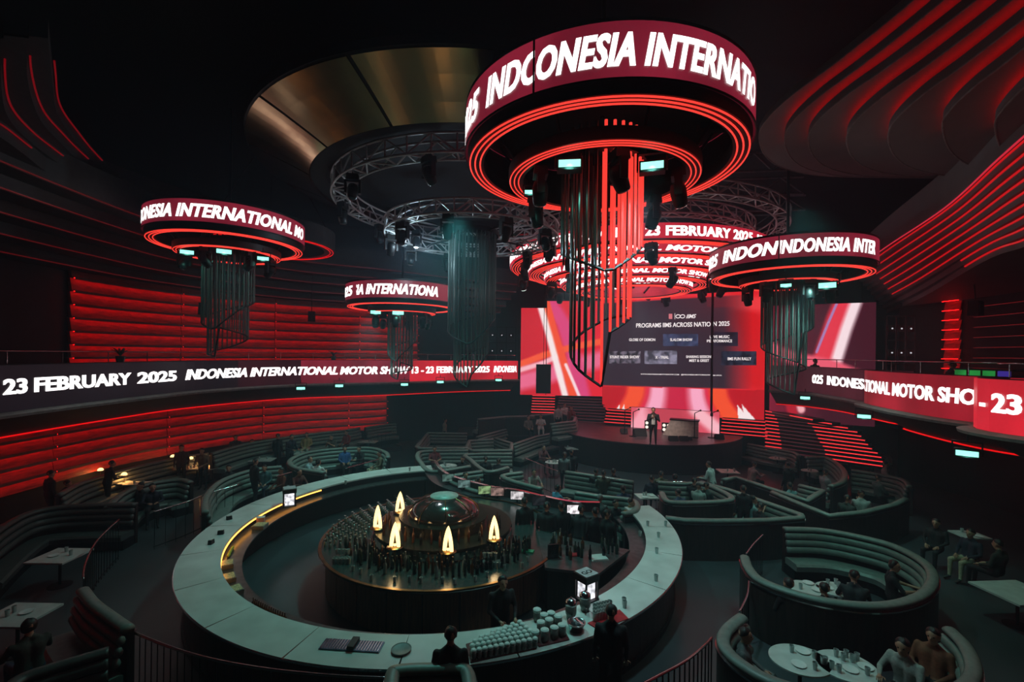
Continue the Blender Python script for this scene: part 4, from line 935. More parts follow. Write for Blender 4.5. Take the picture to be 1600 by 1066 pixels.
def chrome_urn(px, py, label, h=.34, r=.1):
    p = at_z(px, py, 1.1); t = thing('drink_dispenser', label, 'dispenser', (p.x, p.y, 1.1))
    MB().lathe([(r * .8, 0), (r * .8, .06), (r * .95, .08), (r, .1), (r, h * .72)], 18).build('tank', M_JAR, t, smooth=True)
    MB().lathe([(r * 1.04, h * .72), (r * 1.04, h * .78), (r * .9, h * .92), (r * .4, h * 1.02), (.015, h * 1.04), (.015, h * 1.1)], 18).build('dome_lid', M_CHROME, t, smooth=True)
    MB().tube((0, -r, .12), (0, -r - .06, .12), .012).build('tap', M_CHROME, t)
chrome_urn(892, 966, 'drink dispenser with chrome dome lid, left one'); chrome_urn(914, 954, 'drink dispenser with chrome dome lid by lit display box')
p = at_z(900, 985, 1.1); tg = thing('ice_tub', 'shiny steel ice tub below the drink dispensers', 'tub', (p.x, p.y, 1.1)); MB().lathe([(.11, 0), (.15, .13), (.16, .13), (.16, .145), (.14, .145), (.1, .02)], 20).build('tub_body', M_CHROME, tg, smooth=True); MB().box((.05, .02, .14), (.03, .22, .02), .5).build('scoop', M_CHROME, tg)
for k in range(18):
    p = at_z(930 + (k % 6) * 4.5, 972 - (k // 6) * 6 - (k % 6) * 1.2, 1.1)
    put(tum, p.x, p.y, 1.121, 'tumbler', 'clear plastic cup in the cluster beside the dispensers', 'glass', 'cups by dispensers', 1.3)
counter_mat([(918, 975), (968, 954), (982, 968), (935, 985)], 'bright red bar mat at right end of counter', mat('bright_red_mat', (190, 26, 36), .6))
def light_box(px, py, label, ssz=.3, h=.52, rz=.7, text=None):
    p = at_z(px, py, 1.1); t = thing('lit_display_box', label, 'display box', (p.x, p.y, 1.1), rz)
    for sx, sy in ((-1, -1), (1, -1), (1, 1), (-1, 1)): MB().box((sx * ssz / 2, sy * ssz / 2, h * .4), (.03, .03, h * .8)).build('corner_post', M_BLACK, t)
    MB().box((0, 0, .015), (ssz + .05, ssz + .05, .03)).build('base', M_BLACK, t)
    MB().box((0, 0, h * .78), (ssz + .06, ssz + .06, .12)).build('hood', M_BLACK, t)
    MB().box((0, 0, h * .78 + .07), (ssz + .02, ssz + .02, .02)).build('top_plate', mat('grey_top_plate', (170, 174, 176), .4), t)
    for s in (-1, 1):
        MB().box((s * ssz * .36, 0, h * .38), (.012, ssz * .8, h * .62)).build('lit_panel', M_LITPANEL, t); MB().box((0, s * ssz * .36, h * .38), (ssz * .8, .012, h * .62)).build('lit_panel', M_LITPANEL, t)
    if text:
        flat_text('lettering', text, (0, -.06, h * .78 + .0815), (1, 0, 0), (0, 1, 0), .12, M_BLACK, t, center=True, bold=.03)
    return t
M_LITPANEL = glow('white_lit_panel', (235, 238, 246), 1.0, .5, 9.0)
light_box(916, 936, 'lit display box with GO on its grey top, by dispensers', .3, .56, .62, 'GO')
light_box(452, 790, 'lit display box on far left of the round bar', .32, .6, .5)
# drip tray, coaster dish, tongs tray, gantry tools
p = at_z(550, 1010, 1.1); q = at_z(600, 1013, 1.1); an = math.atan2(q.y - p.y, q.x - p.x)
dt = thing('drip_tray', 'perforated steel drip tray on the near marble counter', 'tray', (p.x, p.y, 1.101), an)
MB().box((0, 0, .01), (.98, .26, .018)).build('tray_base', mat('blue_grey_steel', (92, 104, 124), .3, .8), dt)
for k in range(22): MB().box((-.46 + k * .0438, 0, .022), (.012, .24, .008)).build('grid_bar', M_CHROME, dt)
MB().box((0.02, 0.0, .05), (.11, .26, .055)).build('tap_block', M_BLACK, dt)
p = at_z(627, 1017, 1.1); dsh = thing('round_dish', 'round grey dish beside the drip tray', 'dish', (p.x, p.y, 1.101)); MB().lathe([(.10, 0), (.15, .012), (.155, .03), (.14, .03), (.09, .015), (.01, .012)], 24).build('dish_body', mat('grey_stoneware', (120, 126, 124), .5), dsh, smooth=True); MB().lathe([(.145, .029), (.158, .029), (.158, .034), (.145, .034)], 24, cap=False).build('dish_rim', M_LIP, dsh)
def shelf_item(px, py, kind, label):
    p = at_z(px, py, .95); a = math.atan2(p.y - BC[1], p.x - BC[0])
    d = math.hypot(p.x - BC[0], p.y - BC[1]); d = min(max(d, BR - 1.12), BR - .93); x, y = BC[0] + d * math.cos(a), BC[1] + d * math.sin(a)
    if kind == 'bin':
        t = thing('garnish_bin', label, 'container', (x, y, .861), a); MB().box((0, 0, .05), (.3, .3, .1), 0, 1.08).build('bin_body', mat('grey_garnish_bin', (120, 124, 122), .4), t); MB().box((0, 0, .105), (.28, .28, .012)).build('bin_fill', mat('pale_garnish', (196, 178, 130), .7, var=.5, scale=40), t)
    elif kind == 'lime':
        tag(MB().ball((x, y, .861 + .038), (.036, .036, .038)).build('lime', mat('yellow_green_lime', (176, 178, 40), .4), smooth=True), label, 'fruit', 'limes on the service shelf')
    elif kind == 'box':
        t = thing('carton', label, 'box', (x, y, .861), a + .3); MB().box((0, 0, .08), (.2, .16, .16)).build('carton_body', mat('red_white_carton', (206, 150, 140), .6), t); MB().box((0, 0, .165), (.21, .17, .012)).build('carton_flap', M_WHITE, t)
for px, py, l in ((333, 884, 'garnish bin with pale fill under the left counter lamp'), (341, 905, 'garnish bin on left service shelf below the limes'), (352, 925, 'garnish bin lowest on the left service shelf'), (430, 820, 'garnish bin near the lit display box')): shelf_item(px, py, 'bin', l)
for k in range(18): shelf_item(330 + (k % 6) * 5, 856 + (k // 6) * 5, 'lime', 'yellow green lime in the heap on the left service shelf')
shelf_item(392, 812, 'box', 'small red and white carton on the left service shelf')
for k in range(16):
    px, py = 378 + k * 3.2, 950 + k * 1.9
    p = at_z(px, py, .95); a = math.atan2(p.y - BC[1], p.x - BC[0]); x, y = BC[0] + (BR - 1.0) * math.cos(a), BC[1] + (BR - 1.0) * math.sin(a)
    put(bottle_mesh(4), x, y, .861, 'bottle', 'amber bottle in the speed rail under the counter', 'bottle', 'bottles in speed rail', .7)
for px, py, l in ((345, 835, 'black card holder on the left counter'), (330, 850, 'dark condiment box on the left counter'), (358, 812, 'black menu stand near lit box on counter')):
    p = at_z(px, py, 1.1); t = thing('card_holder', l, 'holder', (p.x, p.y, 1.101), random.uniform(0, 2)); MB().box((0, 0, .05), (.14, .09, .1), 0, .9).build('holder_body', M_BLACK, t); MB().box((0, 0, .105), (.1, .05, .02)).build('cards', M_WHITE, t)
for k, (px, py) in enumerate(((1000, 838), (1029, 840), (1026, 865), (1025, 908), (975, 945), (976, 950), (1040, 822), (1012, 822), (450, 765), (540, 757), (640, 736))):
    p = at_z(px, py, 1.1); put(tum, p.x, p.y, 1.101, 'tumbler', 'drinking glass standing alone on the marble counter', 'glass', 'glasses on the counter', 1.1)
def monitor(px, py, label, wd=.44, hg=.28, z=1.05, col=(110, 140, 120), st=.9, rz=None):
    p = at_z(px, py, z); t = thing('till_screen', label, 'monitor', (p.x, p.y, z), random.uniform(-.1, .35) if rz is None else rz)
    MB().box((0, 0, .01), (.2, .14, .02)).build('foot', M_BLACK, t); MB().box((0, .02, .09), (.04, .03, .16)).build('stand', M_BLACK, t)
    s = MB().box((0, 0, .1 + hg / 2), (wd, .03, hg)).build('screen_case', M_BLACK, t)
    MB().box((0, .017, .1 + hg / 2), (wd - .03, .006, hg - .03)).build('display', glow('till_glow_%d_%d' % (px, py), col, st, .6, 8.0), s)
    MB().box((0, -.017, .1 + hg / 2), (wd - .03, .006, hg - .03)).build('display', MATS['till_glow_%d_%d' % (px, py)], s)
for px, py, col, l in ((757, 777, (120, 150, 104), 'greenish till screen on the far service counter, left one'), (777, 780, (130, 106, 100), 'greyish till screen next to the greenish one'), (700, 757, (70, 96, 90), 'dim till screen farthest left on service counter'), (808, 786, (200, 196, 200), 'pale till screen in middle of service counter'), (842, 795, (26, 28, 32), 'switched off till screen on service counter'), (897, 809, (250, 244, 250), 'brightest till screen on service counter'), (725, 767, (84, 110, 108), 'dim till screen beside dome on service counter')):
    monitor(px, py, l, col=col)
p = at_z(864, 872, 1.06); kn = thing('till_screen', 'dark tablet stand on the right service wing', 'monitor', (p.x, p.y, 1.06), .25); MB().box((0, 0, .17), (.26, .04, .3)).build('screen_case', M_BLACK, kn); MB().box((0, -.022, .2), (.22, .004, .2)).build('display', mat('switched_off_glass', (30, 32, 34), .2), kn); MB().box((0, -.03, .012), (.3, .16, .02)).build('foot', M_CHROME, kn)
p = at_z(828, 868, 1.06)
def tray_lit(px, py, label, col, sx, sy, z=1.062, rz=.2):
    p = at_z(px, py, z); return tag(MB().box((p.x, p.y, z + .015), (sx, sy, .03), rz, .92).build('serving_tray', col), label, 'tray')
tray_lit(825, 862, 'blue and green serving tray on island edge', mat('blue_green_tray', (40, 150, 110), .4), .3, .16, 1.055, -.3); tray_lit(897, 868, 'red serving tray on the right wing', MATS['bright_red_mat'], .24, .16); tray_lit(935, 872, 'white tray with bottles at wing end', M_WHITE, .4, .3)
# ================================================================== booths
def booth(px_path, label, z=1.2, inside=None, closed=False, per=7, h0=0.0, depth=.62, lm=None, name='booth_sofa', rail=True, sharp=False, cat='sofa'):
    """curved booth: outer shell, padded rim, three back rolls, seat"""
    pts = [at_z(x, y, z) for x, y in px_path]
    if sharp:
        line = []
        for a, b in zip(pts[:-1], pts[1:]):
            n = max(2, int((b - a).length / .4)); line += [(a.x + (b.x - a.x) * k / n, a.y + (b.y - a.y) * k / n) for k in range(n)]
        line.append((pts[-1].x, pts[-1].y))
    else: line = spline(pts, per, closed)
    cx = sum(p[0] for p in line) / len(line); cy = sum(p[1] for p in line) / len(line)
    if inside: q = at_z(inside[0], inside[1], .6); cx, cy = q.x, q.y
    N = normals(line, closed); m = len(line) // 2
    sg = sum(((cx - p[0]) * n[0] + (cy - p[1]) * n[1]) for p, n in zip(line, N)); fl = 1 if sg > 0 else -1
    t = thing(name, label, cat, (line[0][0], line[0][1], h0)); off = Vector((-line[0][0], -line[0][1], -h0))
    lm = lm or M_LEATHER; zt = z
    def S(nm, prof, m_, sm=False):
        o = MB().sweep(line, prof, closed, fl).build(nm, m_, t, None, sm); o.location = off; return o
    S('outer_shell', [(-.05, h0), (.05, h0), (.05, zt - .06), (-.05, zt - .06)], M_BOOTHSHELL)
    roll = [(.045 + .105 * math.cos(a), zt - .035 + .062 * math.sin(a)) for a in np.linspace(0, 2 * PI, 11)[:-1]]
    S('padded_rim', roll, lm, True)
    for k, (d, zz) in enumerate(((.13, zt - .19), (.16, zt - .36), (.19, zt - .53))):
        S('back_roll', [(d + .06 * math.cos(a), zz + .082 * math.sin(a)) for a in np.linspace(0, 2 * PI, 9)[:-1]], lm, True)
    zs = h0 + .46
    S('seat', [(.1, h0 + .28), (depth, h0 + .28), (depth + .02, zs - .05), (depth - .03, zs), (.15, zs), (.1, zs - .03)], lm, False)
    S('plinth', [(.1, h0), (depth - .08, h0), (depth - .08, h0 + .28), (.1, h0 + .28)], M_BLACK)
    if rail: S('metal_trim', [(-.075, zt - .13), (-.05, zt - .13), (-.05, zt - .1), (-.075, zt - .1)], M_CHROME)
    return t
booth([(1160, 868), (1166, 885), (1184, 904), (1230, 923), (1300, 940), (1380, 946), (1440, 932), (1462, 905), (1448, 878), (1400, 852), (1340, 836), (1280, 826), (1224, 824)], 'large oval booth sofa at right with green tinted channels', 1.2)
booth([(1156, 960), (1132, 980), (1126, 1003), (1150, 1032), (1210, 1066), (1310, 1092), (1420, 1098), (1500, 1080), (1528, 1050), (1515, 1010), (1488, 982)], 'nearest right booth sofa around two round tables', 1.2)
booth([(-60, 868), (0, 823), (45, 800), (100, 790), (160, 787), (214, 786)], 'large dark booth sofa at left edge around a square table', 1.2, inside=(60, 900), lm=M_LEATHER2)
booth([(134, 918), (150, 938), (176, 958), (205, 978)], 'short padded divider bench at lower left beside handrail', 1.2, inside=(100, 985))
booth([(165, 792), (190, 770), (230, 755), (280, 748), (300, 752)], 'small booth sofa in front of the lamp lit tables', 1.15, inside=(240, 790))
booth([(318, 800), (320, 775), (345, 750), (395, 733), (440, 728)], 'curved booth sofa behind left end of the round bar', 1.15, inside=(400, 775))
booth([(505, 738), (460, 730), (452, 718), (480, 706), (530, 700), (580, 699), (604, 706), (608, 714)], 'oval booth sofa behind the far left of the bar', 1.15, inside=(530, 718))
booth([(330, 708), (380, 694), (440, 684), (500, 676), (540, 672), (560, 668)], 'long wall bench sofa under the red louvred wall', 1.42, h0=.28, inside=(450, 720))
booth([(90, 772), (130, 752), (200, 732), (270, 716), (325, 708)], 'lamp lit wall bench sofa at far left', 1.15, inside=(220, 760))
booth([(570, 668), (595, 664), (618, 662)], 'short wall bench sofa at end of the red wall', 1.42, h0=.28, inside=(590, 690))
booth([(730, 677), (668, 676), (650, 697), (655, 700), (728, 700)], 'angular booth sofa left of centre, rear row', 1.15, inside=(700, 688), sharp=True)
booth([(732, 703), (664, 704), (651, 710), (656, 722), (675, 736), (735, 728)], 'angular booth sofa left of centre, second row', 1.15, inside=(700, 714))
booth([(770, 686), (732, 688), (727, 700), (740, 704), (800, 703), (801, 692), (775, 684)], 'six sided booth sofa with small table, centre left', 1.15, inside=(765, 695), sharp=True)
booth([(800, 708), (730, 709), (734, 718), (760, 736), (795, 730)], 'booth sofa with two patrons, centre left second row', 1.15, inside=(775, 716))
booth([(752, 735), (696, 744), (706, 753), (740, 766), (780, 774)], 'pointed booth sofa behind the till counter', 1.15, inside=(745, 752))
booth([(815, 737), (784, 742), (800, 751), (845, 763)], 'pointed booth sofa beside the pink carpet strip', 1.15, inside=(815, 750))
booth([(745, 682), (790, 670), (830, 664)], 'straight red lit booth back in rear centre', 1.3, inside=(800, 690), sharp=True)
booth([(800, 694), (835, 682), (866, 676)], 'straight red edged booth back behind standing guests', 1.15, inside=(860, 700), sharp=True)
booth([(748, 655), (790, 651), (835, 650)], 'rear booth sofa below left end of stage screens', 2.05, h0=.9, inside=(790, 675), sharp=True)
booth([(830, 649), (880, 646), (898, 652), (896, 658), (860, 662)], 'rear booth sofa below the red lit steps', 2.05, h0=.9, inside=(865, 655), sharp=True)
booth([(885, 736), (920, 741), (990, 752)], 'straight booth back at the edge of the dance floor', 1.1, inside=(930, 770), sharp=True)
booth([(900, 768), (940, 774), (985, 779), (997, 787), (993, 798), (975, 802)], 'booth sofa end with pink lit rim near till counter', 1.15, inside=(945, 790))
booth([(1028, 752), (1060, 754), (1095, 754), (1120, 762), (1143, 774), (1140, 781), (1100, 784), (1045, 783), (1032, 769)], 'booth sofa with four guests facing the dance floor', 1.15, inside=(1080, 768))
booth([(1096, 752), (1140, 764), (1190, 781), (1254, 803), (1255, 808), (1200, 812), (1120, 813), (1070, 812), (1040, 808)], 'pointed booth sofa right of the pale counter', 1.15, inside=(1150, 795), sharp=True)
booth([(1132, 749), (1150, 745), (1210, 765), (1262, 782), (1288, 766), (1250, 757)], 'kite shaped booth sofa with white shirted guest', 1.15, inside=(1215, 757), sharp=True)
booth([(1205, 768), (1250, 787), (1296, 805), (1350, 800), (1400, 788), (1418, 779)], 'wide booth sofa at right behind the oval booth', 1.15, inside=(1340, 770), sharp=True)
booth([(1258, 714), (1290, 714), (1310, 724), (1322, 738), (1318, 752), (1300, 759)], 'curved booth sofa with wide purple lit rim', 1.15, inside=(1275, 745))
booth([(1170, 693), (1200, 699), (1240, 706), (1250, 712)], 'booth sofa back just right of the stage', 1.1, inside=(1210, 725))
booth([(1226, 684), (1262, 682), (1300, 690), (1312, 705)], 'booth sofa beneath long red edged steps, left one', 1.1, inside=(1270, 705))
booth([(1326, 706), (1360, 706), (1388, 712), (1392, 724)], 'booth sofa at foot of the long red steps', 1.1, inside=(1350, 725))
booth([(1330, 734), (1360, 738), (1410, 748), (1424, 760)], 'dim booth sofa along the right aisle', 1.1, inside=(1370, 765))
booth([(604, 1100), (608, 1052), (622, 1041), (680, 1038), (720, 1038), (736, 1050), (742, 1100)], 'nearest padded booth back at the bottom edge', 1.3, inside=(670, 1100), cat='sofa')
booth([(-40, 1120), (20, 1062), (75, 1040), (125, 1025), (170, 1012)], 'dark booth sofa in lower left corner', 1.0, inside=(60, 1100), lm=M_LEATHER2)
# ---- tables
TM = {}
def table(px, py, kind, label, sx=.5, sy=.5, z=.74, rz=0.0, h0=0.0):
    p = at_z(px, py, z); t = thing('table', label, 'table', (p.x, p.y, h0), rz); hz = z - h0
    if kind == 'round': o = MB().lathe([(sx - .03, hz - .035), (sx, hz - .03), (sx, hz - .005), (sx - .02, hz)], 36).build('table_top', M_TABLE, t); o.scale = (1, sy / sx, 1)
    else: MB().box((0, 0, hz - .02), (sx * 2, sy * 2, .04)).build('table_top', M_TABLE, t)
    MB().lathe([(.03, .02), (.03, hz - .03)], 12).build('column', M_BLACK, t); MB().lathe([(.24, 0), (.24, .015), (.05, .03)], 20).build('base', M_BLACK, t)
    return t
plate_me = MB().lathe([(.05, 0), (.09, .008), (.115, .02), (.11, .022), (.05, .008)], 18).mesh('plate'); plate_me.materials.append(M_WHITE)
def set_table(t, n, z, rx, ry, tl, seed=1):
    rnd = random.Random(seed); used = []
    for k in range(n):
        for tr in range(30):
            a, r = rnd.uniform(0, 2 * PI), math.sqrt(rnd.random()) * .74; q = (rx * r * math.cos(a), ry * r * math.sin(a)); rad = .12 if k % 3 == 0 else .05
            if all(math.hypot(q[0] - u[0], q[1] - u[1]) > rad + u[2] for u in used): break
        else: continue
        used.append((*q, rad)); x, y = t.location.x + q[0], t.location.y + q[1]
        if k % 3 == 0: put(plate_me, x, y, z + .001, 'plate', 'white plate on the ' + tl, 'plate', 'plates on ' + tl)
        else: put(tum, x, y, z + .001, 'tumbler', 'glass on the ' + tl, 'glass', 'glasses on ' + tl)
for px, py, k, l, sx, sy, n, sp, tl in (
    (1250, 1030, 'round', 'round pale table in nearest right booth, left one', .48, .42, 6, 25, 'left round table in nearest right booth'), (1322, 1040, 'round', 'round pale table crowded with dishes, nearest right booth', .46, .42, 14, 26, 'crowded round table in nearest right booth'),
    (1258, 918, 'round', 'round pale table in the oval booth, left one', .40, .34, 4, 12, 'left table in oval booth'), (1306, 920, 'round', 'round pale table with dishes in the oval booth', .40, .34, 9, 13, 'dish table in oval booth'),
    (94, 868, 'box', 'square white table in the large left booth', .46, .42, 3, 12, 'square table in left booth'), (28, 960, 'box', 'white table with dishes at lower left edge', .48, .4, 3, 20, 'lower left white table'),
    (1590, 925, 'box', 'white table at right edge of view', .6, .5, 3, 12, 'right edge table'), (1515, 835, 'box', 'small white table beside man in pale trousers', .35, .3, 2, 6, 'aisle table'),
    (232, 755, 'box', 'long low table with glasses, far left', .8, .25, 8, 20, 'lamp table far left'), (308, 731, 'box', 'low table with glasses below the red wall', .8, .25, 8, 20, 'second lamp table'),
    (410, 718, 'box', 'low table at wall bench with standing waiters', .5, .35, 4, 12, 'waiter table'), (480, 708, 'box', 'low table at wall bench laid with dishes', .6, .35, 8, 16, 'dish table at wall bench'), (575, 690, 'box', 'low table at the end of the red wall', .5, .3, 5, 10, 'end wall table'),
    (700, 727, 'round', 'small table in second row booth', .4, .35, 5, 12, 'second row table'), (785, 697, 'round', 'small pale table in six sided booth', .35, .3, 4, 6, 'six sided booth table'), (865, 722, 'round', 'small table crowded with glasses by standing guests', .4, .35, 8, 10, 'standing guests table'), (895, 700, 'box', 'small table at edge of the dance floor', .4, .35, 4, 8, 'dance floor table'),
    (1137, 736, 'box', 'red lit table with dishes right of the dance floor', .4, .35, 5, 8, 'red lit table'), (1215, 716, 'round', 'round table near stage right seats', .4, .35, 4, 8, 'stage right table'), (1010, 775, 'box', 'small table between two middle booths', .35, .3, 4, 6, 'middle gap table'), (1265, 735, 'round', 'small table in purple rim booth', .35, .3, 3, 6, 'purple booth table')):
    set_table(table(px, py, k, l, sx, sy, rz=random.uniform(-.12, .12)), n, .74, sx, sy, tl, px)
def table_lamp(px, py, z, label, e=3.0):
    p = at_z(px, py, z); t = thing('table_lamp', label, 'lamp', (p.x, p.y, .74), 0, 'warm table lamps'); h = z - .74
    sd_ = thing('side_table', 'small round side table under the ' + label, 'table', (p.x, p.y, 0)); MB().lathe([(.24, .705), (.25, .71), (.25, .735), (.23, .739)], 24).build('table_top', M_TABLE, sd_); MB().lathe([(.16, 0), (.16, .015), (.025, .03), (.025, .705)], 14).build('column', M_BLACK, sd_)
    MB().lathe([(.05, 0), (.05, .012), (.01, .02), (.01, h)], 12).build('stem', M_BRASS, t); MB().lathe([(.1, h - .03), (.09, h + .02), (.05, h + .06), (.01, h + .07)], 16, cap=False).build('lamp_shade', M_WARM, t, smooth=True)
    l = bpy.data.lights.new('lamp_light', 'POINT'); l.energy = e; l.color = (1, .42, .12); l.shadow_soft_size = .08; lo = bpy.data.objects.new('lamp_light', l); COL.objects.link(lo); lo.parent = t; lo.location = (0, 0, h - .05)
for px, py, l in ((157, 734, 'glowing table lamp farthest left'), (194, 741, 'glowing table lamp on the left lamp table'), (270, 713, 'glowing table lamp by seated guest'), (298, 716, 'glowing table lamp at middle of lamp tables'), (321, 718, 'glowing table lamp farthest right of the lamp tables')): table_lamp(px, py, 1.05, l, 16)
# ---- handrails
def handrail(pxs, label, z=1.05, balusters=True, step=.16, m=None, rb=.008):
    pts = [at_z(x, y, z) for x, y in pxs]; line = spline(pts, 8); t = thing('handrail', label, 'railing', (line[0][0], line[0][1], 0)); o = Vector((-line[0][0], -line[0][1], 0))
    MB().pipe([(x + o.x, y + o.y, z) for x, y in line], .022, 8).build('top_rail', m or M_CHROME, t, smooth=True)
    MB().pipe([(x + o.x, y + o.y, .08) for x, y in line], .015, 6).build('bottom_rail', M_BLACK, t)
    P = Path(line); s = 0.03
    while s < P.s[-1] and balusters:
        x, y, _, _ = P.at(np.array([s])); stick('baluster', (x[0] + o.x, y[0] + o.y, .0), (x[0] + o.x, y[0] + o.y, z), rb, M_BLACK, t); s += step
    return t
handrail([(208, 988), (262, 1010), (330, 1030), (420, 1046), (520, 1056), (606, 1060)], 'curved steel handrail along lower left in front of the bar', 1.05)
handrail([(985, 1080), (1030, 1056), (1070, 1034), (1100, 1010), (1112, 997)], 'steel handrail with dark balusters at lower right of bar', 1.05, True, .13, None, .012)
handrail([(186, 812), (152, 845), (134, 880), (130, 905)], 'curved steel handrail beside the large left booth', 1.1, True, .2)
handrail([(1192, 836), (1178, 850), (1166, 866)], 'short handrail at entrance to the oval booth', 1.05, True, .14)
handrail([(1171, 906), (1168, 930), (1156, 956)], 'short handrail between oval booth and nearest right booth', 1.05, True, .2)
handrail([(240, 800), (290, 785), (330, 770), (374, 757)], 'long steel handrail behind left end of the bar', 1.1, True, .3)
handrail([(430, 745), (456, 738)], 'short steel handrail behind the lit display box', 1.1, True, .3)
handrail([(540, 732), (566, 725), (592, 718)], 'steel handrail beside far left oval booth', 1.05, True, .3)
handrail([(590, 680), (610, 676)], 'short steel handrail at end of wall bench', 1.05, True, .3)
handrail([(820, 716), (845, 726), (872, 737)], 'steel handrail left of the dance floor', 1.05, True, .3)
handrail([(945, 747), (990, 752)], 'steel handrail at near edge of dance floor, left piece', 1.1, True, .3)
handrail([(1025, 753), (1070, 753)], 'steel handrail at near edge of dance floor, right piece', 1.1, True, .3)
# pink carpet strip, amber crate, notice boards
cp_ = [at_z(x, y, .012) for x, y in ((805, 800), (870, 772), (880, 778), (850, 800))]
def low_box(px, py, label, name, m, d, rz, z=0.0, cat='crate'):
    p = at_z(px, py, z); t = thing(name, label, cat, (p.x, p.y, z), rz)
    MB().box((0, 0, d[2] / 2), (d[0], d[1], d[2])).build('crate_body', m, t); MB().box((0, 0, d[2] + .02), (d[0] + .03, d[1] + .03, .04)).build('crate_rim', M_BLACK, t)
low_box(1003, 905, 'yellow crate inside right end of the bar', 'storage_crate', mat('ochre_crate_plastic', (150, 104, 30), .5), (.5, .4, .5), .3); low_box(1000, 872, 'green crate inside right end of the bar', 'storage_crate', mat('green_crate_plastic', (40, 96, 60), .5), (.5, .4, .7), .3); low_box(988, 935, 'blue crate inside right end of the bar', 'storage_crate', mat('blue_crate_plastic', (40, 66, 110), .5), (.45, .35, .45), .5)
# ---- stage kit
def on_stage(px, py): return at_z(px, py, ZS + .05)
def wedge(px, py, label, s=1.0, rz=0.0):
    p = on_stage(px, py); t = thing('stage_monitor', label, 'speaker', p, rz)
    MB().add([(-.35 * s, -.25 * s, 0), (.35 * s, -.25 * s, 0), (.35 * s, .25 * s, 0), (-.35 * s, .25 * s, 0), (-.35 * s, -.02 * s, .42 * s), (.35 * s, -.02 * s, .42 * s), (.35 * s, .25 * s, .3 * s), (-.35 * s, .25 * s, .3 * s)], [(0, 1, 2, 3), (4, 5, 6, 7), (0, 1, 5, 4), (2, 3, 7, 6), (0, 3, 7, 4), (1, 2, 6, 5)]).build('cabinet', M_BLACK, t)
    MB().add([(-.3 * s, .258 * s, .03 * s), (.3 * s, .258 * s, .03 * s), (.3 * s, .258 * s, .28 * s), (-.3 * s, .258 * s, .28 * s)], [(0, 1, 2, 3)]).build('grille', mat('speaker_grille', (34, 34, 36), .8), t)
for px, py, l, s in ((1000, 681, 'floor monitor wedge at performer right side', 1.5), (1052, 689, 'dark monitor wedge left of white table front', 1.0), (1068, 689, 'dark monitor wedge before white table front', 1.0), (1076, 688, 'small monitor wedge before white table', .7), (1124, 686, 'monitor wedge right of white table', 1.0), (975, 676, 'monitor wedge among left stage gear', .9)): wedge(px, py, l, s * .62)
p = on_stage(1061, 682); tt = thing('presenter_desk', 'white angled desk front at centre stage', 'desk', p, -.45); MB().add([(-.85, 0, 0), (.95, 0, 0), (.95, 0, .85), (-.45, 0, .85), (-.85, .5, 0), (.95, .5, 0), (.95, .5, .85), (-.45, .5, .85)], [(0, 1, 2, 3), (4, 5, 6, 7), (0, 1, 5, 4), (3, 2, 6, 7), (0, 3, 7, 4), (1, 2, 6, 5)]).build('desk_front', mat('white_desk_panel', (190, 176, 166), .5), tt); MB().box((.25, .25, .88), (1.5, .6, .05)).build('desk_top', M_BLACK, tt)
for px, py, l in ((1014, 668, 'four lamp blinder behind the performer'), (1041, 672, 'four lamp blinder left of the desk'), (1067, 673, 'twin lamp blinder above the desk')):
    p = on_stage(px, py + 4); t = thing('blinder_light', l, 'stage light', p, -.3); MB().box((0, 0, .3), (.5, .2, .5)).build('housing', M_BLACK, t)
    MB().box((-.2, .05, .05), (.05, .3, .1)).box((.2, .05, .05), (.05, .3, .1)).build('stand', M_BLACK, t)
    for a in (-1, 1):
        for b in ((-1, 1) if 'four' in l else (0,)): MB().lathe([(.0, -.01), (.085, -.01), (.085, .02)], 12).build('lamp', glow('blinder_lens', (255, 240, 225), 1.4), t).matrix_local = Matrix.Translation((a * .12, -.11, .3 + b * .12)) @ Matrix.Rotation(PI / 2, 4, 'X')
def mic_stand(px, py, label, h=1.3):
    p = on_stage(px, py); t = thing('microphone_stand', label, 'stand', p); MB().tube((0, 0, 0), (0, 0, h), .025).build('pole', M_BLACK, t); MB().lathe([(.2, 0), (.2, .03), (.03, .05)], 16).build('base', M_BLACK, t); MB().tube((0, 0, h), (.25, -.1, h + .15), .02).build('boom', M_BLACK, t); MB().ball((.27, -.1, h + .16), .05).build('microphone', M_BLACK, t)
for px, py, l in ((976, 678, 'microphone stand left of the performer'), (989, 682, 'microphone stand near left stage gear'), (1085, 684, 'microphone stand right of the desk'), (1112, 684, 'microphone stand by keyboard frame')): mic_stand(px, py, l)
for k, (px, py) in enumerate(((962, 710), (971, 715), (1061, 727), (1075, 726), (1095, 726))):
    p = at_z(px, py, 0); q = at_z(px, py - 4, 0); t = thing('queue_post', ['slim steel post at left of the stage front, outer', 'slim steel post at left of the stage front, inner', 'slim steel post before stage, left of right trio', 'slim steel post before stage, middle of right trio', 'slim steel post before stage, right of right trio'][k], 'post', (p.x, p.y, 0)); MB().tube((0, 0, 0), (0, 0, .95), .022).build('pole', M_CHROME, t); MB().lathe([(.15, 0), (.15, .02), (.03, .04)], 16).build('base', M_CHROME, t)
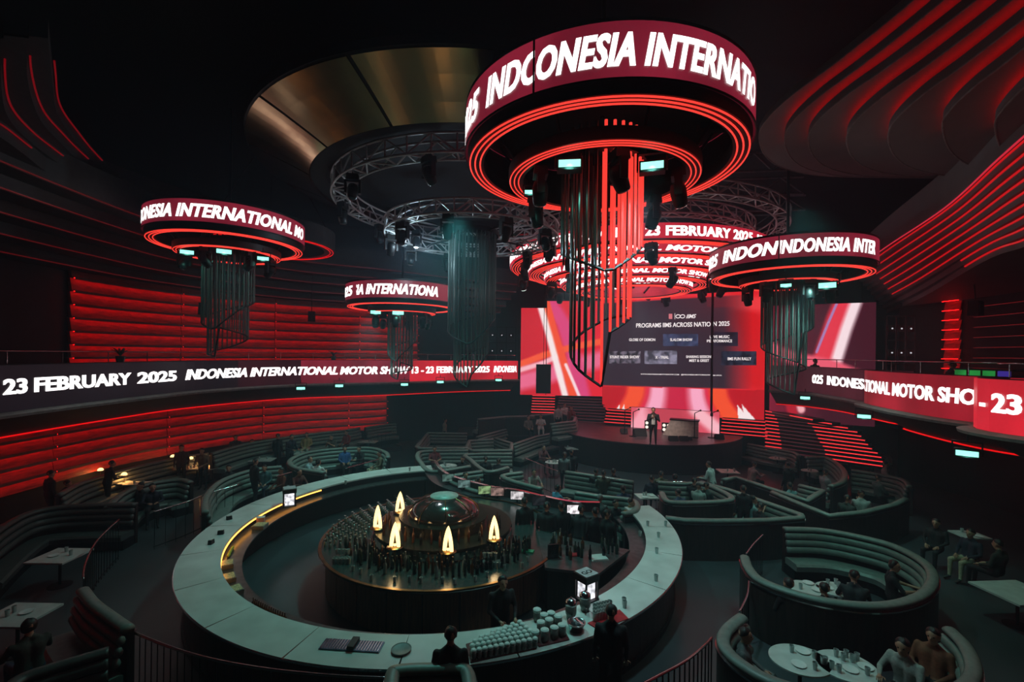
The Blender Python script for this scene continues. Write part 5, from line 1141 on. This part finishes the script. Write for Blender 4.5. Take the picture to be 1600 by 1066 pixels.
# hanging line array and cable, wall speakers
p = at_y(849, 592, 28.6); la = thing('hanging_speaker', 'black hanging loudspeaker before the left LED screens', 'speaker', (p.x, p.y, p.z - .9), 0)
MB().box((0, 0, .9), (.9, .5, 1.8)).build('cabinet', M_BLACK, la); MB().box((0, -.26, .9), (.82, .02, 1.7)).build('grille', MATS['speaker_grille'], la); MB().tube((0, 0, 1.8), (0, 0, 14.5 - p.z + .9), .015).build('cable', M_BLACK, la)
p = at_y(1112, 645, 24.9); hc = thing('hanging_cable', 'thin black drop cable in front of the main screen', 'cable', (p.x, p.y, p.z)); MB().tube((0, 0, 0), (0, 0, 14.4 - p.z), .045).build('cable', M_BLACK, hc); MB().lathe([(.06, -.2), (.08, -.15), (.06, 0)], 10).build('weight', M_BLACK, hc)
for px, py, Y, l in ((318, 483, 19.0, 'small wall speaker left of far left chandelier tubes'), (487, 495, 22.0, 'small hung speaker before red wall, middle'), (1524, 482, 15.5, 'hung speaker over the right gallery')):
    p = at_y(px, py, Y); t = thing('wall_speaker', l, 'speaker', p, .4); MB().box((0, 0, 0), (.34, .3, .5), 0, .9).build('cabinet', M_BLACK, t); MB().box((0, -.16, 0), (.28, .015, .42)).build('grille', MATS['speaker_grille'], t); MB().tube((0, 0, .2), (0, .1, 2.0), .02).build('hanger', M_BLACK, t)

# ---- right gallery: green lit bar front; small plants; dark lamp lattices beside the screens
p0, p1 = at_y(1500, 574, 12.9), at_y(1592, 578, 11.6); an = math.atan2(p1.y - p0.y, p1.x - p0.x); md = (p0 + p1) / 2
gb = thing('gallery_bar', 'green lit bar front on the right gallery', 'bar counter', (md.x, md.y, 4.4), an); Lg = (p1 - p0).length
MB().box((0, 0, .5), (Lg, .4, 1.0)).build('bar_body', M_BLACK, gb); MB().box((0, 0, 1.14), (Lg + .1, .5, .05)).build('bar_top', M_BLACK, gb)
for k in range(4): MB().box((-Lg / 2 + Lg * (k + .5) / 4, -.21, 1.0), (Lg / 4 - .06, .02, .26)).build('lit_panel', glow('green_bar_glow', (24, 120, 50), 1.0, .4, 2) if k < 3 else glow('violet_bar_glow', (50, 36, 130), 1.0), gb)
def plant(px, py, Y, label, z=5.38):
    p = at_y(px, py, Y); t = thing('potted_plant', label, 'plant', (p.x, p.y, z))
    MB().lathe([(.1, 0), (.14, .2), (.12, .2)], 12).build('pot', M_BLACK, t)
    for k in range(9):
        a = k * 2.4; le = .35 + .2 * random.random(); V = []
        for i in range(5):
            u = i / 4; r = le * u * .8; zz = .2 + le * (u * 1.1 - u * u * .5); wv = .035 * math.sin(PI * (u * .9 + .08))
            V += [(r * math.cos(a) - wv * math.sin(a), r * math.sin(a) + wv * math.cos(a), zz), (r * math.cos(a) + wv * math.sin(a), r * math.sin(a) - wv * math.cos(a), zz)]
        MB().add(V, [(2 * i, 2 * i + 1, 2 * i + 3, 2 * i + 2) for i in range(4)]).build('leaf', mat('dark_leaf', (24, 40, 26), .6), t)
for px, Y, l in ((188, 15.6, 'dark potted plant on left gallery parapet, nearer'), (521, 23.8, 'dark potted plant on left gallery parapet, farther')):
    s_ = PL.hit(px, 560); x, y, _, _ = PL.at(np.array([s_])); t = plant(px, 560, y[0], l); 
def lattice(x0, x1, y0, y1, Y, label):
    A, B = at_y(x0, y1, Y), at_y(x1, y0, Y); t = thing('lamp_lattice', label, 'lamp rack', (A.x, A.y, 4.41)); wd, ht = B.x - A.x, B.z - 4.41
    for k in range(4): MB().box((wd * k / 3, 0, ht / 2), (.05, .05, ht)).build('upright', M_BLACK, t)
    for k in range(4): MB().box((wd / 2, 0, ht * k / 3 + .02), (wd, .05, .05)).build('crossbar', M_BLACK, t)
    for i in range(3):
        for j in range(3): MB().ball((wd * (i + .5) / 3, -.05, ht * (j + .5) / 3), .035, 8, 6).build('bulb', glow('tiny_cool_bulb', (200, 205, 215), 1.0), t); MB().box((wd * (i + .5) / 3, 0, ht * (j + .5) / 3), (.3, .06, .3)).build('bulb_plate', M_BLACK, t)
lattice(1385, 1430, 495, 562, 21.0, 'dark rack of tiny lamps beside the right LED screen'); lattice(762, 806, 512, 556, 31.0, 'dark rack of tiny lamps beside the left LED screens')
# ================================================================== people
# one continuous body per pose: tapered limbs fused by a voxel remesh, five fingers rooted in each palm
SKIN, TOP, LEGS, SHOES = 0, 1, 2, 3
def limb(a, b, ra, rb, m): return (Vector(a), Vector(b), ra, rb, m)
def hand(w, d, n):
    """palm and five unequal bent fingers; w wrist, d pointing direction, n palm normal"""
    w, d, n = Vector(w), Vector(d).normalized(), Vector(n).normalized(); s = d.cross(n).normalized(); F = []
    palm = [limb(w, w + d * .085, .026, .034, SKIN), limb(w + d * .03 + s * .015, w + d * .085 + s * .022, .02, .022, SKIN)]
    for k, (off, L) in enumerate(((-.03, .062), (-.01, .076), (.011, .08), (.032, .072))):
        b = w + d * .09 + s * off; m = b + d * (L * .55) + n * .004; e = m + d * (L * .36) + n * (L * .28)
        F.append((b - d * .02, m, e, .0092 - .0006 * (k == 0)))
    b = w + d * .03 + s * .035; m = b + d * .032 + s * .03; F.append((b - s * .015, m, m + d * .032 + s * .006 + n * .008, .0105))
    return palm, F
def figure(name, J, sex=0):
    """J: joints. Returns mesh with slots skin, top, legs, shoes and a separate hair mesh"""
    L = []; F = []; hip, chest, neck, head = (Vector(J[k]) for k in ('hip', 'chest', 'neck', 'head'))
    up = (chest - hip).normalized(); fw = Vector(J.get('fw', (0, -1, 0))); sd = up.cross(fw).normalized() * -1
    wv = .92 if sex else 1.0
    mid = hip.lerp(chest, .5)
    for s in (-1, 1):
        L += [limb(hip + sd * .07 * s, mid + sd * .065 * s, .125, .11 * wv, TOP), limb(mid + sd * .065 * s, chest + sd * .09 * s, .11 * wv, .125 * wv, TOP), limb(chest + sd * .06 * s + up * .02, chest + sd * .175 * s * wv + up * .05, .1, .07, TOP), limb(chest + up * .07 + sd * .12 * s, neck, .06, .055, TOP)]
        A = [Vector(p) for p in J['arm%d' % s]]; sh = A[0]
        L += [limb(sh, A[1], .058, .045, TOP), limb(A[1], A[2], .044, .03, SKIN if J.get('short') else TOP)]
        d = (A[3] - A[2]) if len(A) > 3 else (A[2] - A[1]); pn = fw if abs(d.normalized().dot(fw)) < .8 else Vector((0, 0, -1))
        pm, fg = hand(A[2], d, J.get('palm%d' % s, pn)); L += pm; F += fg
        G = [Vector(p) for p in J['leg%d' % s]]
        L += [limb(G[0], G[1], .095, .062, LEGS), limb(G[1], G[2], .06, .04, LEGS), limb(G[2] + Vector((0, 0, -.02)), G[3], .042, .038, SHOES)]
    L += [limb(hip + sd * .08, hip - sd * .08, .12, .12, LEGS), limb(neck, head + Vector((0, 0, -.06)), .055, .052, SKIN)]
    hf = Vector(J.get('face', fw)).normalized(); hs = Vector((0, 0, 1)).cross(hf).normalized(); hu = Vector((0, 0, 1))
    L += [limb(head + hu * .03 - hf * .02, head + hu * .025 + hf * .012, .092, .086, SKIN), limb(head - hu * .04 + hf * .03, head - hu * .085 + hf * .045, .066, .045, SKIN),
          limb(head + hf * .1 + hu * .02, head + hf * .118 - hu * .022, .009, .015, SKIN), limb(head + hs * .088 + hu * .02, head + hs * .092 - hu * .03, .014, .012, SKIN), limb(head - hs * .088 + hu * .02, head - hs * .092 - hu * .03, .014, .012, SKIN),
          limb(head + hf * .096 - hu * .056 + hs * .02, head + hf * .096 - hu * .056 - hs * .02, .009, .009, SKIN)]
    mb = MB()
    for a, b, ra, rb, m in L:
        mb.tube(a, b, ra, rb, 10); mb.ball(a, ra, 10, 6); mb.ball(b, rb, 10, 6)
    me = mb.mesh(name); o = bpy.data.objects.new(name, me); COL.objects.link(o)
    md = o.modifiers.new('r', 'REMESH'); md.mode = 'VOXEL'; md.voxel_size = .018; sm = o.modifiers.new('s', 'SMOOTH'); sm.factor = .5; sm.iterations = 3
    dc = o.modifiers.new('d', 'DECIMATE'); dc.ratio = .35
    dg = bpy.context.evaluated_depsgraph_get(); body = bpy.data.meshes.new_from_object(o.evaluated_get(dg)); bpy.data.objects.remove(o); bpy.data.meshes.remove(me)
    # material by nearest limb
    n = len(body.polygons); ctr = np.empty(n * 3); body.polygons.foreach_get('center', ctr); ctr = ctr.reshape(-1, 3); best = np.full(n, 1e9); idx = np.zeros(n, int)
    for a, b, ra, rb, m in L:
        a_, v = np.array(a), np.array(b - a); t = np.clip(((ctr - a_) @ v) / max(v @ v, 1e-9), 0, 1); d = np.linalg.norm(ctr - a_ - t[:, None] * v, axis=1) - (ra + (rb - ra) * t)
        w = d < best; best[w] = d[w]; idx[w] = m
    fb = MB()
    for p0, p1, p2, r in F: fb.tube(p0, p1, r, r * .92, 6).tube(p1, p2, r * .92, r * .75, 6).ball(p1, r * .93, 6, 4).ball(p2, r * .75, 6, 4)
    bm = bmesh.new(); bm.from_mesh(body); fm = fb.mesh('f'); k0 = len(bm.faces); bm.from_mesh(fm); bm.faces.ensure_lookup_table()
    for f in bm.faces: f.smooth = True
    bm.to_mesh(body); bm.free(); bpy.data.meshes.remove(fm)
    mi = np.zeros(len(body.polygons), np.int32); mi[:n] = idx; 
    for q in range(4): body.materials.append(None)
    body.polygons.foreach_set('material_index', mi); body.name = name
    # hair cap and eyes share the head frame
    hm = MB(); V = []; Fh = []; nn, mm = 16, 9; long_ = J.get('long', 0)
    for i in range(mm + 1):
        for k in range(nn):
            ph = 2 * PI * k / nn; front = math.cos(ph); lim = 1.02 + .95 * (1 - front) / 2 + (.55 * long_ if front < .35 else 0); th = lim * i / mm
            r = (.104 + .005 * math.sin(3 * ph)) * (1 - .1 * (i / mm) ** 3); p = head + hu * .022 - hf * .008 + hu * (r * math.cos(th) * 1.06) + (hf * math.cos(ph) + hs * math.sin(ph)) * (r * math.sin(min(th, 1.75)))
            V.append(p)
    for i in range(mm):
        for k in range(nn): Fh.append((i * nn + k, i * nn + (k + 1) % nn, (i + 1) * nn + (k + 1) % nn, (i + 1) * nn + k))
    hm.add(V, Fh); hair = hm.mesh(name + '_hair')
    for p in hair.polygons: p.use_smooth = True
    em = MB()
    for s in (-1, 1): em.ball(head + hf * .088 + hs * .034 * s + hu * .012, .011, 8, 6)
    eyes = em.mesh(name + '_eyes')
    return body, hair, eyes
def stand(lean=0.0, arms='down', step=0.05, face=(0, -1, 0), long=0):
    J = dict(hip=(0, 0, .95), chest=(0, -lean * .5, 1.32), neck=(0, -lean * .7 - .01, 1.49), head=(0, -lean * .8 - .03, 1.63), face=face, long=long)
    for s in (-1, 1):
        J['leg%d' % s] = [(.095 * s, 0, .9), (.11 * s, -.02 - step * s, .49), (.12 * s, .02 - step * s * 1.5, .09), (.13 * s, -.13 - step * s * 1.5, .04)]
        sh = (.2 * s, -lean * .55, 1.40)
        if arms == 'down': J['arm%d' % s] = [sh, (.25 * s, .02 - lean * .4, 1.12), (.25 * s, -.06 - lean * .4, .87)]
        elif arms == 'front': J['arm%d' % s] = [sh, (.26 * s, -.04 - lean * .6, 1.12), (.15 * s, -.28 - lean, 1.08)]
        elif arms == 'mic': J['arm%d' % s] = [sh, (.27 * s, -.06, 1.14), (.06 * s, -.2, 1.36)] if s > 0 else [sh, (.27 * s, -.05, 1.14), (.07 * s, -.21, 1.30)]
    return J
def sit(lean=0.0, arms='lap', face=(0, -1, 0), long=0, short=0):
    J = dict(hip=(0, 0, .56), chest=(0, .06 - lean, .92), neck=(0, .05 - lean * 1.3, 1.09), head=(0, .03 - lean * 1.45, 1.23), face=face, long=long, short=short)
    for s in (-1, 1):
        J['leg%d' % s] = [(.095 * s, -.02, .54), (.13 * s, -.44, .53), (.13 * s, -.46, .1), (.14 * s, -.60, .04)]
        sh = (.2 * s, .06 - lean * 1.1, 1.0)
        if arms == 'lap': J['arm%d' % s] = [sh, (.26 * s, .0 - lean, .75), (.14 * s, -.24 - lean * .5, .66)]
        elif arms == 'table': J['arm%d' % s] = [sh, (.27 * s, -.1 - lean, .78), (.12 * s, -.36 - lean, .80)]
        elif arms == 'phone': J['arm%d' % s] = [sh, (.24 * s, -.08 - lean, .78), (.07 * s, -.28 - lean, .95)]
    return J
FIG = {'stand': figure('standing_body', stand()), 'front': figure('reaching_body', stand(.14, 'front', .02)), 'mic': figure('singing_body', stand(0, 'mic', .07)), 'stand_long': figure('standing_long_hair', stand(.05, 'front', .04, (.3, -1, 0), 1), 1),
       'sit': figure('seated_body', sit()), 'sit_lean': figure('seated_leaning', sit(.12, 'table', (.25, -1, -.1))), 'sit_phone': figure('seated_phone', sit(.06, 'phone', (-.2, -1, -.3), 0, 1)), 'sit_long': figure('seated_long_hair', sit(.04, 'table', (-.35, -1, 0), 1, 1), 1)}
CLOTH = {}
def cloth(c): return mat('cloth_%d_%d_%d' % c, c, .8, var=.18, scale=25, bump=.1)
M_SKIN = mat('warm_skin', (176, 128, 104), .55, var=.08, scale=30); M_HAIR = mat('black_hair', (22, 19, 18), .5, var=.3, scale=60); M_EYE = mat('dark_eye', (20, 18, 18), .2); M_SHOE = mat('dark_shoe', (30, 28, 28), .5); M_GREYHAIR = mat('grey_hair', (120, 120, 118), .6)
def person(px, py, pose, face, top, legs, label, zf=0.0, hair=None, scale=1.0, world=None):
    """placed by where the head is seen; face: degrees the body turns from facing the camera side (0) anticlockwise"""
    J = {'sit': 1.23, 'sit_lean': 1.23, 'sit_phone': 1.23, 'sit_long': 1.23}.get(pose, 1.63) * scale
    p = world or at_z(px, py, zf + J); body, hm, em = FIG[pose]
    o = bpy.data.objects.new('person', body); COL.objects.link(o); o.location = (p[0], p[1], zf); o.rotation_euler = (0, 0, math.radians(face)); o.scale = (scale,) * 3
    for k, m in enumerate((M_SKIN, cloth(top), cloth(legs), M_SHOE)): o.material_slots[k].link = 'OBJECT'; o.material_slots[k].material = m
    tag(o, label, 'person', 'guests and staff')
    h = bpy.data.objects.new('hair', hm); COL.objects.link(h); h.parent = o
    if not hm.materials: hm.materials.append(M_HAIR)
    if hair: h.material_slots[0].link = 'OBJECT'; h.material_slots[0].material = hair
    e = bpy.data.objects.new('eyes', em); COL.objects.link(e); e.parent = o
    if not em.materials: em.materials.append(M_EYE)
    return o
BK, NV, GR, WH, BE, TE, RD, OL = (24, 24, 27), (30, 36, 52), (92, 92, 92), (206, 206, 200), (176, 160, 134), (96, 140, 142), (130, 34, 38), (70, 72, 54)
perf = person(1021, 641, 'mic', -18, (34, 32, 34), (26, 25, 28), 'performer in dark suit and white shirt singing on stage', ZS + .05, None, 1.04)
MB().sweep([(-.07, -.135), (0, -.165), (.07, -.135)], [(0, .98), (-.012, .98), (-.012, 1.42), (0, 1.42)]).build('shirt_front', mat('white_shirt', (222, 218, 214), .7), perf)
MB().tube((.03, -.27, 1.42), (.02, -.15, 1.56), .014, .02).build('microphone', M_BLACK, perf)
PEOPLE = [
 # far left along the red wall
 (78, 741, 'stand', 160, BK, BK, 'dark clad guest standing at far left, back to camera'), (97, 757, 'sit_lean', 140, BK, NV, 'dark clad guest leaning at far left lamp table'), (168, 726, 'front', 150, BK, BK, 'waiter in black bending over the left lamp table'),
 (284, 700, 'stand', 20, (60, 30, 24), BK, 'guest with lamp lit face behind lamp tables'), (318, 704, 'front', 10, (120, 90, 70), BK, 'guest in tan top bending behind rightmost table lamp'), (238, 760, 'sit_lean', 40, NV, BK, 'guest in navy seated in small booth below lamps, right one'), (218, 760, 'sit', -20, BK, BK, 'guest in black seated in small booth below lamps'),
 (368, 684, 'stand', 30, BK, BK, 'waiter in black standing at left of wall bench'), (393, 690, 'sit_lean', 40, NV, BK, 'guest in navy beside the standing waiter'), (434, 682, 'stand', 170, BK, BK, 'standing waiter in black before wall bench middle'), (453, 683, 'front', 60, NV, BK, 'man in dark blue suit bending beside dish table'),
 
 (482, 718, 'sit_phone', 100, (150, 170, 176), NV, 'guest in pale blue shirt in far left oval booth'), (539, 702, 'sit', 30, (48, 84, 140), BK, 'guest in blue shirt in far left oval booth'), (564, 701, 'sit_lean', -20, BK, BK, 'guest in black in far left oval booth'), (592, 709, 'sit', -60, (110, 96, 74), BE, 'guest in khaki at right end of far left oval booth'),
 (464, 737, 'sit_lean', 60, (90, 44, 36), BK, 'guest in rust jacket at the bar counter'), (413, 732, 'sit', 10, (60, 88, 92), NV, 'guest in teal at bar beside the lit box'), (398, 722, 'stand', 150, BK, BK, 'dark clad guest standing behind the curved left booth'), (357, 732, 'sit', 20, BK, BK, 'dark clad guest seated in curved left booth'), (438, 736, 'sit', -40, (120, 60, 40), BK, 'guest with bare arm behind the lit box'),
 # centre left booths
 (695, 657, 'stand', 110, (150, 140, 124), BK, 'standing guest in beige at rear aisle'), (679, 702, 'sit_long', 20, (120, 52, 58), BK, 'woman in red checks in second row booth'), (722, 718, 'sit', -30, BK, BK, 'dark haired guest seated right in second row booth'), (759, 717, 'sit', 170, BK, TE, 'dark haired guest in centre left booth, left one'), (780, 720, 'sit', 150, BK, BK, 'dark haired guest in centre left booth, right one'),
 (778, 673, 'sit_lean', 60, (60, 40, 44), BK, 'guest in dim red light by six sided booth'), (806, 671, 'sit', -20, (100, 40, 44), BK, 'guest in maroon against the straight booth back'), 
 (847, 699, 'sit_lean', 30, (110, 60, 64), BK, 'guest seated beside table crowded with glasses'), (728, 743, 'sit', 40, BK, BK, 'guest in black in pointed booth, left one'), (748, 751, 'sit', 120, NV, BK, 'guest in navy in pointed booth, right one'), (834, 738, 'sit_long', 30, (150, 132, 128), BE, 'woman in pale pink in booth beside carpet strip'), (871, 763, 'sit_long', 120, (84, 140, 170), GR, 'woman in light blue top leaning over pink rim'),
 (893, 707, 'stand', 190, BK, BK, 'guest in black standing at left of the dance floor'), (882, 711, 'stand', 160, (110, 116, 118), BK, 'guest in grey standing at left of the dance floor'),
 # before the dance floor
 (931, 737, 'sit', 180, BK, BK, 'guest seen from behind at dance floor rail, left of three'), (943, 740, 'sit', 175, OL, BK, 'guest seen from behind at dance floor rail, middle of three'), (958, 737, 'sit', 185, BK, BK, 'broad guest seen from behind at dance floor rail'), (1018, 748, 'sit', 180, NV, BK, 'guest from behind at right dance floor rail, first'), (1033, 741, 'sit', 170, (104, 104, 84), BK, 'guest in khaki from behind at right dance floor rail'), (1055, 746, 'sit_long', 180, BK, BK, 'long haired guest from behind at right dance floor rail'),
 (1113, 727, 'front', 220, (176, 196, 192), BK, 'man in white shirt bending beside the red lit table'), (1085, 752, 'sit', 150, BK, BK, 'guest in black in four guest booth'), (1091, 761, 'sit_phone', 140, (150, 170, 164), BK, 'guest with pale shirt and phone in four guest booth'), (1105, 759, 'sit', 120, (36, 52, 48), BK, 'guest in dark green in four guest booth'), (1064, 772, 'sit_lean', 200, (52, 70, 96), NV, 'guest in patterned blue in four guest booth'),
 (938, 778, 'sit', 150, GR, BK, 'grey haired guest in booth behind the tills'), (973, 764, 'sit', 190, (44, 60, 92), BK, 'guest in blue jacket seen from behind'), (979, 784, 'sit_lean', 60, (138, 84, 36), BK, 'guest in orange brown jacket near till counter'), (963, 788, 'sit', 30, BK, BK, 'guest in black beside orange brown jacket'),
 # right side booths
 (1174, 726, 'sit_lean', 100, (150, 110, 110), BK, 'guest reclining right of the red lit table'), (1232, 727, 'stand', 200, BK, BK, 'waiter in black standing in right booths'), (1233, 759, 'sit', 190, TE, BK, 'guest in teal shirt in kite shaped booth'), (1291, 739, 'sit', 100, (140, 136, 140), BK, 'guest in grey in purple rim booth'), (1162, 765, 'stand', 180, BK, BK, 'waiter in black standing behind pointed right booth'), (1175, 781, 'sit_phone', 90, (120, 150, 150), BK, 'guest with pale sleeves in pointed right booth'), (1190, 792, 'sit', 110, BK, TE, 'dark haired guest in tip of pointed right booth'),
 (1325, 779, 'sit', 120, (48, 58, 54), BK, 'broad guest in dark grey in wide right booth'), (1346, 773, 'sit_phone', 150, (150, 158, 154), BK, 'guest in pale shirt raising an arm in wide right booth'), (1386, 726, 'sit', 60, (140, 140, 136), BK, 'guest in pale shirt at foot of the long steps'), (1374, 747, 'sit', 90, (80, 84, 82), BK, 'guest in grey in dim aisle booth'), (1304, 703, 'sit', 40, BK, BK, 'guest in black under the long red steps'),
 (1230, 912, 'sit', 190, BK, BK, 'guest from behind in the oval booth, left one'), (1286, 919, 'sit', 180, BK, BK, 'guest from behind in the oval booth, middle one'), (1336, 905, 'sit_lean', 150, (40, 40, 44), BK, 'guest in dark top leaning to oval booth dishes'), (1395, 884, 'sit_long', 60, BK, BK, 'long haired guest at right of oval booth'),
 (1420, 1008, 'sit_lean', -70, (150, 150, 144), BK, 'guest in pale shirt leaning in nearest right booth'), (1457, 995, 'sit', -60, (120, 72, 50), BK, 'guest in rust top in nearest right booth'), (1168, 994, 'sit', 60, GR, BK, 'guest in grey at left end of nearest right booth'),
 (1515, 834, 'sit', -80, NV, BE, 'man in pale trousers seated at right aisle'), (1557, 850, 'sit', 200, (40, 44, 40), BK, 'dark clad guest at right aisle behind man in pale trousers'), (1462, 818, 'sit', -60, BK, BK, 'dark clad guest in the right aisle, farther one'),
 # bar
 (497, 723, 'sit_long', 170, (206, 208, 204), BK, 'woman in white seated at far side of the bar counter'), (704, 995, 'stand', 185, BK, BK, 'man in black seen from behind at near bar counter'), (955, 958, 'stand', 170, (26, 26, 30), BK, 'man in black seen from behind at the red bar mat'), (46, 980, 'sit_long', -120, (70, 62, 56), (46, 60, 84), 'guest seated in lower left corner in profile'),
 (878, 792, 'stand', 200, BK, BK, 'bartender in black before the brightest till screen'), (854, 792, 'stand', 160, BK, BK, 'bartender in black before the switched off screen'), (908, 799, 'front', 170, BK, BK, 'bartender in black right of the brightest till screen'), (931, 801, 'stand', 190, BK, BK, 'bartender in black near wing end, left'), (948, 804, 'stand', 150, BK, BK, 'bartender in black near wing end, right'), (820, 785, 'stand', 200, BK, BK, 'bartender in black in front of pale till screen'),
 (782, 905, 'front', 20, BK, BK, 'bartender in black working behind the small jars'),
]
for px, py, pose, face, tp_, lg, lab in PEOPLE:
    person(px, py, pose, face, tp_, lg, lab, 0.0, M_GREYHAIR if 'grey haired' in lab else None, .98 + .05 * random.random())
for a in ((845, 651, 'sit_long', 0, WH, WH, 'woman in white in the rear booth'), (826, 653, 'sit', 20, (120, 112, 106), BK, 'guest in grey in rear booth near the woman in white'), (882, 633, 'stand', 20, WH, WH, 'guest in white standing by the step risers'), (872, 636, 'stand', 160, (196, 190, 186), BK, 'guest in pale shirt with dark trousers by step risers'), (893, 638, 'stand', -30, (140, 26, 32), BK, 'guest in red shirt standing left of stage')):
    person(*a, .9)
for a in ((479, 680, 'sit', 10, (150, 124, 84), BE, 'guest in mustard top on the wall bench'), (519, 683, 'sit_phone', -10, (70, 66, 60), WH, 'guest with white trousers on the wall bench'), (541, 676, 'sit', -30, RD, BK, 'guest in red top on the wall bench right end')): person(*a, .28)
for px, py, Y, pose, face, lab in ((1490, 556, 15.0, 'sit', 60, 'silhouetted guest on right gallery against red slats'), (1275, 555, 21.8, 'sit', 100, 'guest on the right gallery before the ribbon screen')):
    p = at_y(px, py, Y); person(0, 0, pose, face, BK, BK, lab, 4.4, None, 1.0, (p.x, p.y, 4.4))
# ---- lights hung in the rigs
for i, (a, r, z, c, t) in enumerate([(a, r, z, c, t) for c, z, r, t in ((CG, 9.95, 2.85, 'lower centre ring truss'), (CG, 10.98, 4.5, 'ring truss in bronze funnel')) for a in range(0, 360, 36)]):
    x, y = pol(c, r, a + 8); moving_head((x, y, z), 'black moving head light hanging from the ' + t, random.uniform(-.6, .6), random.uniform(0, 6), 1.0, None, 'moving heads on ' + t)
for k in range(22):
    a = k * 360 / 22; r, z = ((5.6, 10.0), (4.0, 9.4))[k % 2]; x, y = pol(C6, r, a); moving_head((x, y, z), 'black moving head light under the stage crown', random.uniform(-.7, .7), random.uniform(0, 6), 1.15, M_BEAM if k % 5 == 0 else None, 'moving heads under crown')
CHL = (((-10.1, 16.3), 9.2, 1.3, 'far left chandelier'), ((9.7, 16.2), 8.38, 1.25, 'right chandelier'), ((-5.0, 20.8), 7.6, 1.2, 'smallest chandelier'), (C1, 9.3, 1.5, 'largest chandelier'))
for c, z, r, nm in CHL:
    for k in range(6):
        x, y = pol(c, r, 30 + 60 * k); moving_head((x, y, z), 'black moving head light under the ' + nm, random.uniform(-.8, .8), random.uniform(0, 6), .95, None, 'moving heads under ' + nm)
for px, py, Y, l, s in ((292, 394, 15.2, 'teal bar light under far left chandelier, left', .2), (350, 393, 15.0, 'teal bar light under far left chandelier, middle', .22), (411, 404, 15.6, 'teal bar light under far left chandelier, right', .18), (587, 488, 19.6, 'teal bar light under smallest chandelier, left', .22), (622, 489, 19.5, 'teal bar light under smallest chandelier, right', .24),
        (890, 255, 8.0, 'teal bar light under largest chandelier, left', .2), (1019, 258, 8.0, 'teal bar light under largest chandelier, right', .2), (829, 300, 9.2, 'teal spot light at left of largest chandelier', .12), (1228, 446, 14.8, 'small pale light under right chandelier', .16), (1291, 446, 15.0, 'teal bar light under right chandelier', .28)): par_light(px, py, Y, l, size=s, beam=24.0)
# ---- thin stage haze that fills the hall
hz = MB().box((0, 14, 7.2), (63.0, 55.0, 14.5)).build('haze', None)
mh = bpy.data.materials.new('stage_haze'); mh.use_nodes = True; nt = mh.node_tree; nt.nodes.clear()
vo = nt.nodes.new('ShaderNodeVolumeScatter'); ou = nt.nodes.new('ShaderNodeOutputMaterial'); vo.inputs['Color'].default_value = (.5, .78, 1, 1); vo.inputs['Density'].default_value = 0.006; vo.inputs['Anisotropy'].default_value = 0.2
nt.links.new(vo.outputs[0], ou.inputs['Volume']); hz.data.materials.append(mh)
hz['kind'] = 'stuff'; hz['label'] = 'thin bluish stage haze hanging through the whole hall'; hz['category'] = 'haze'
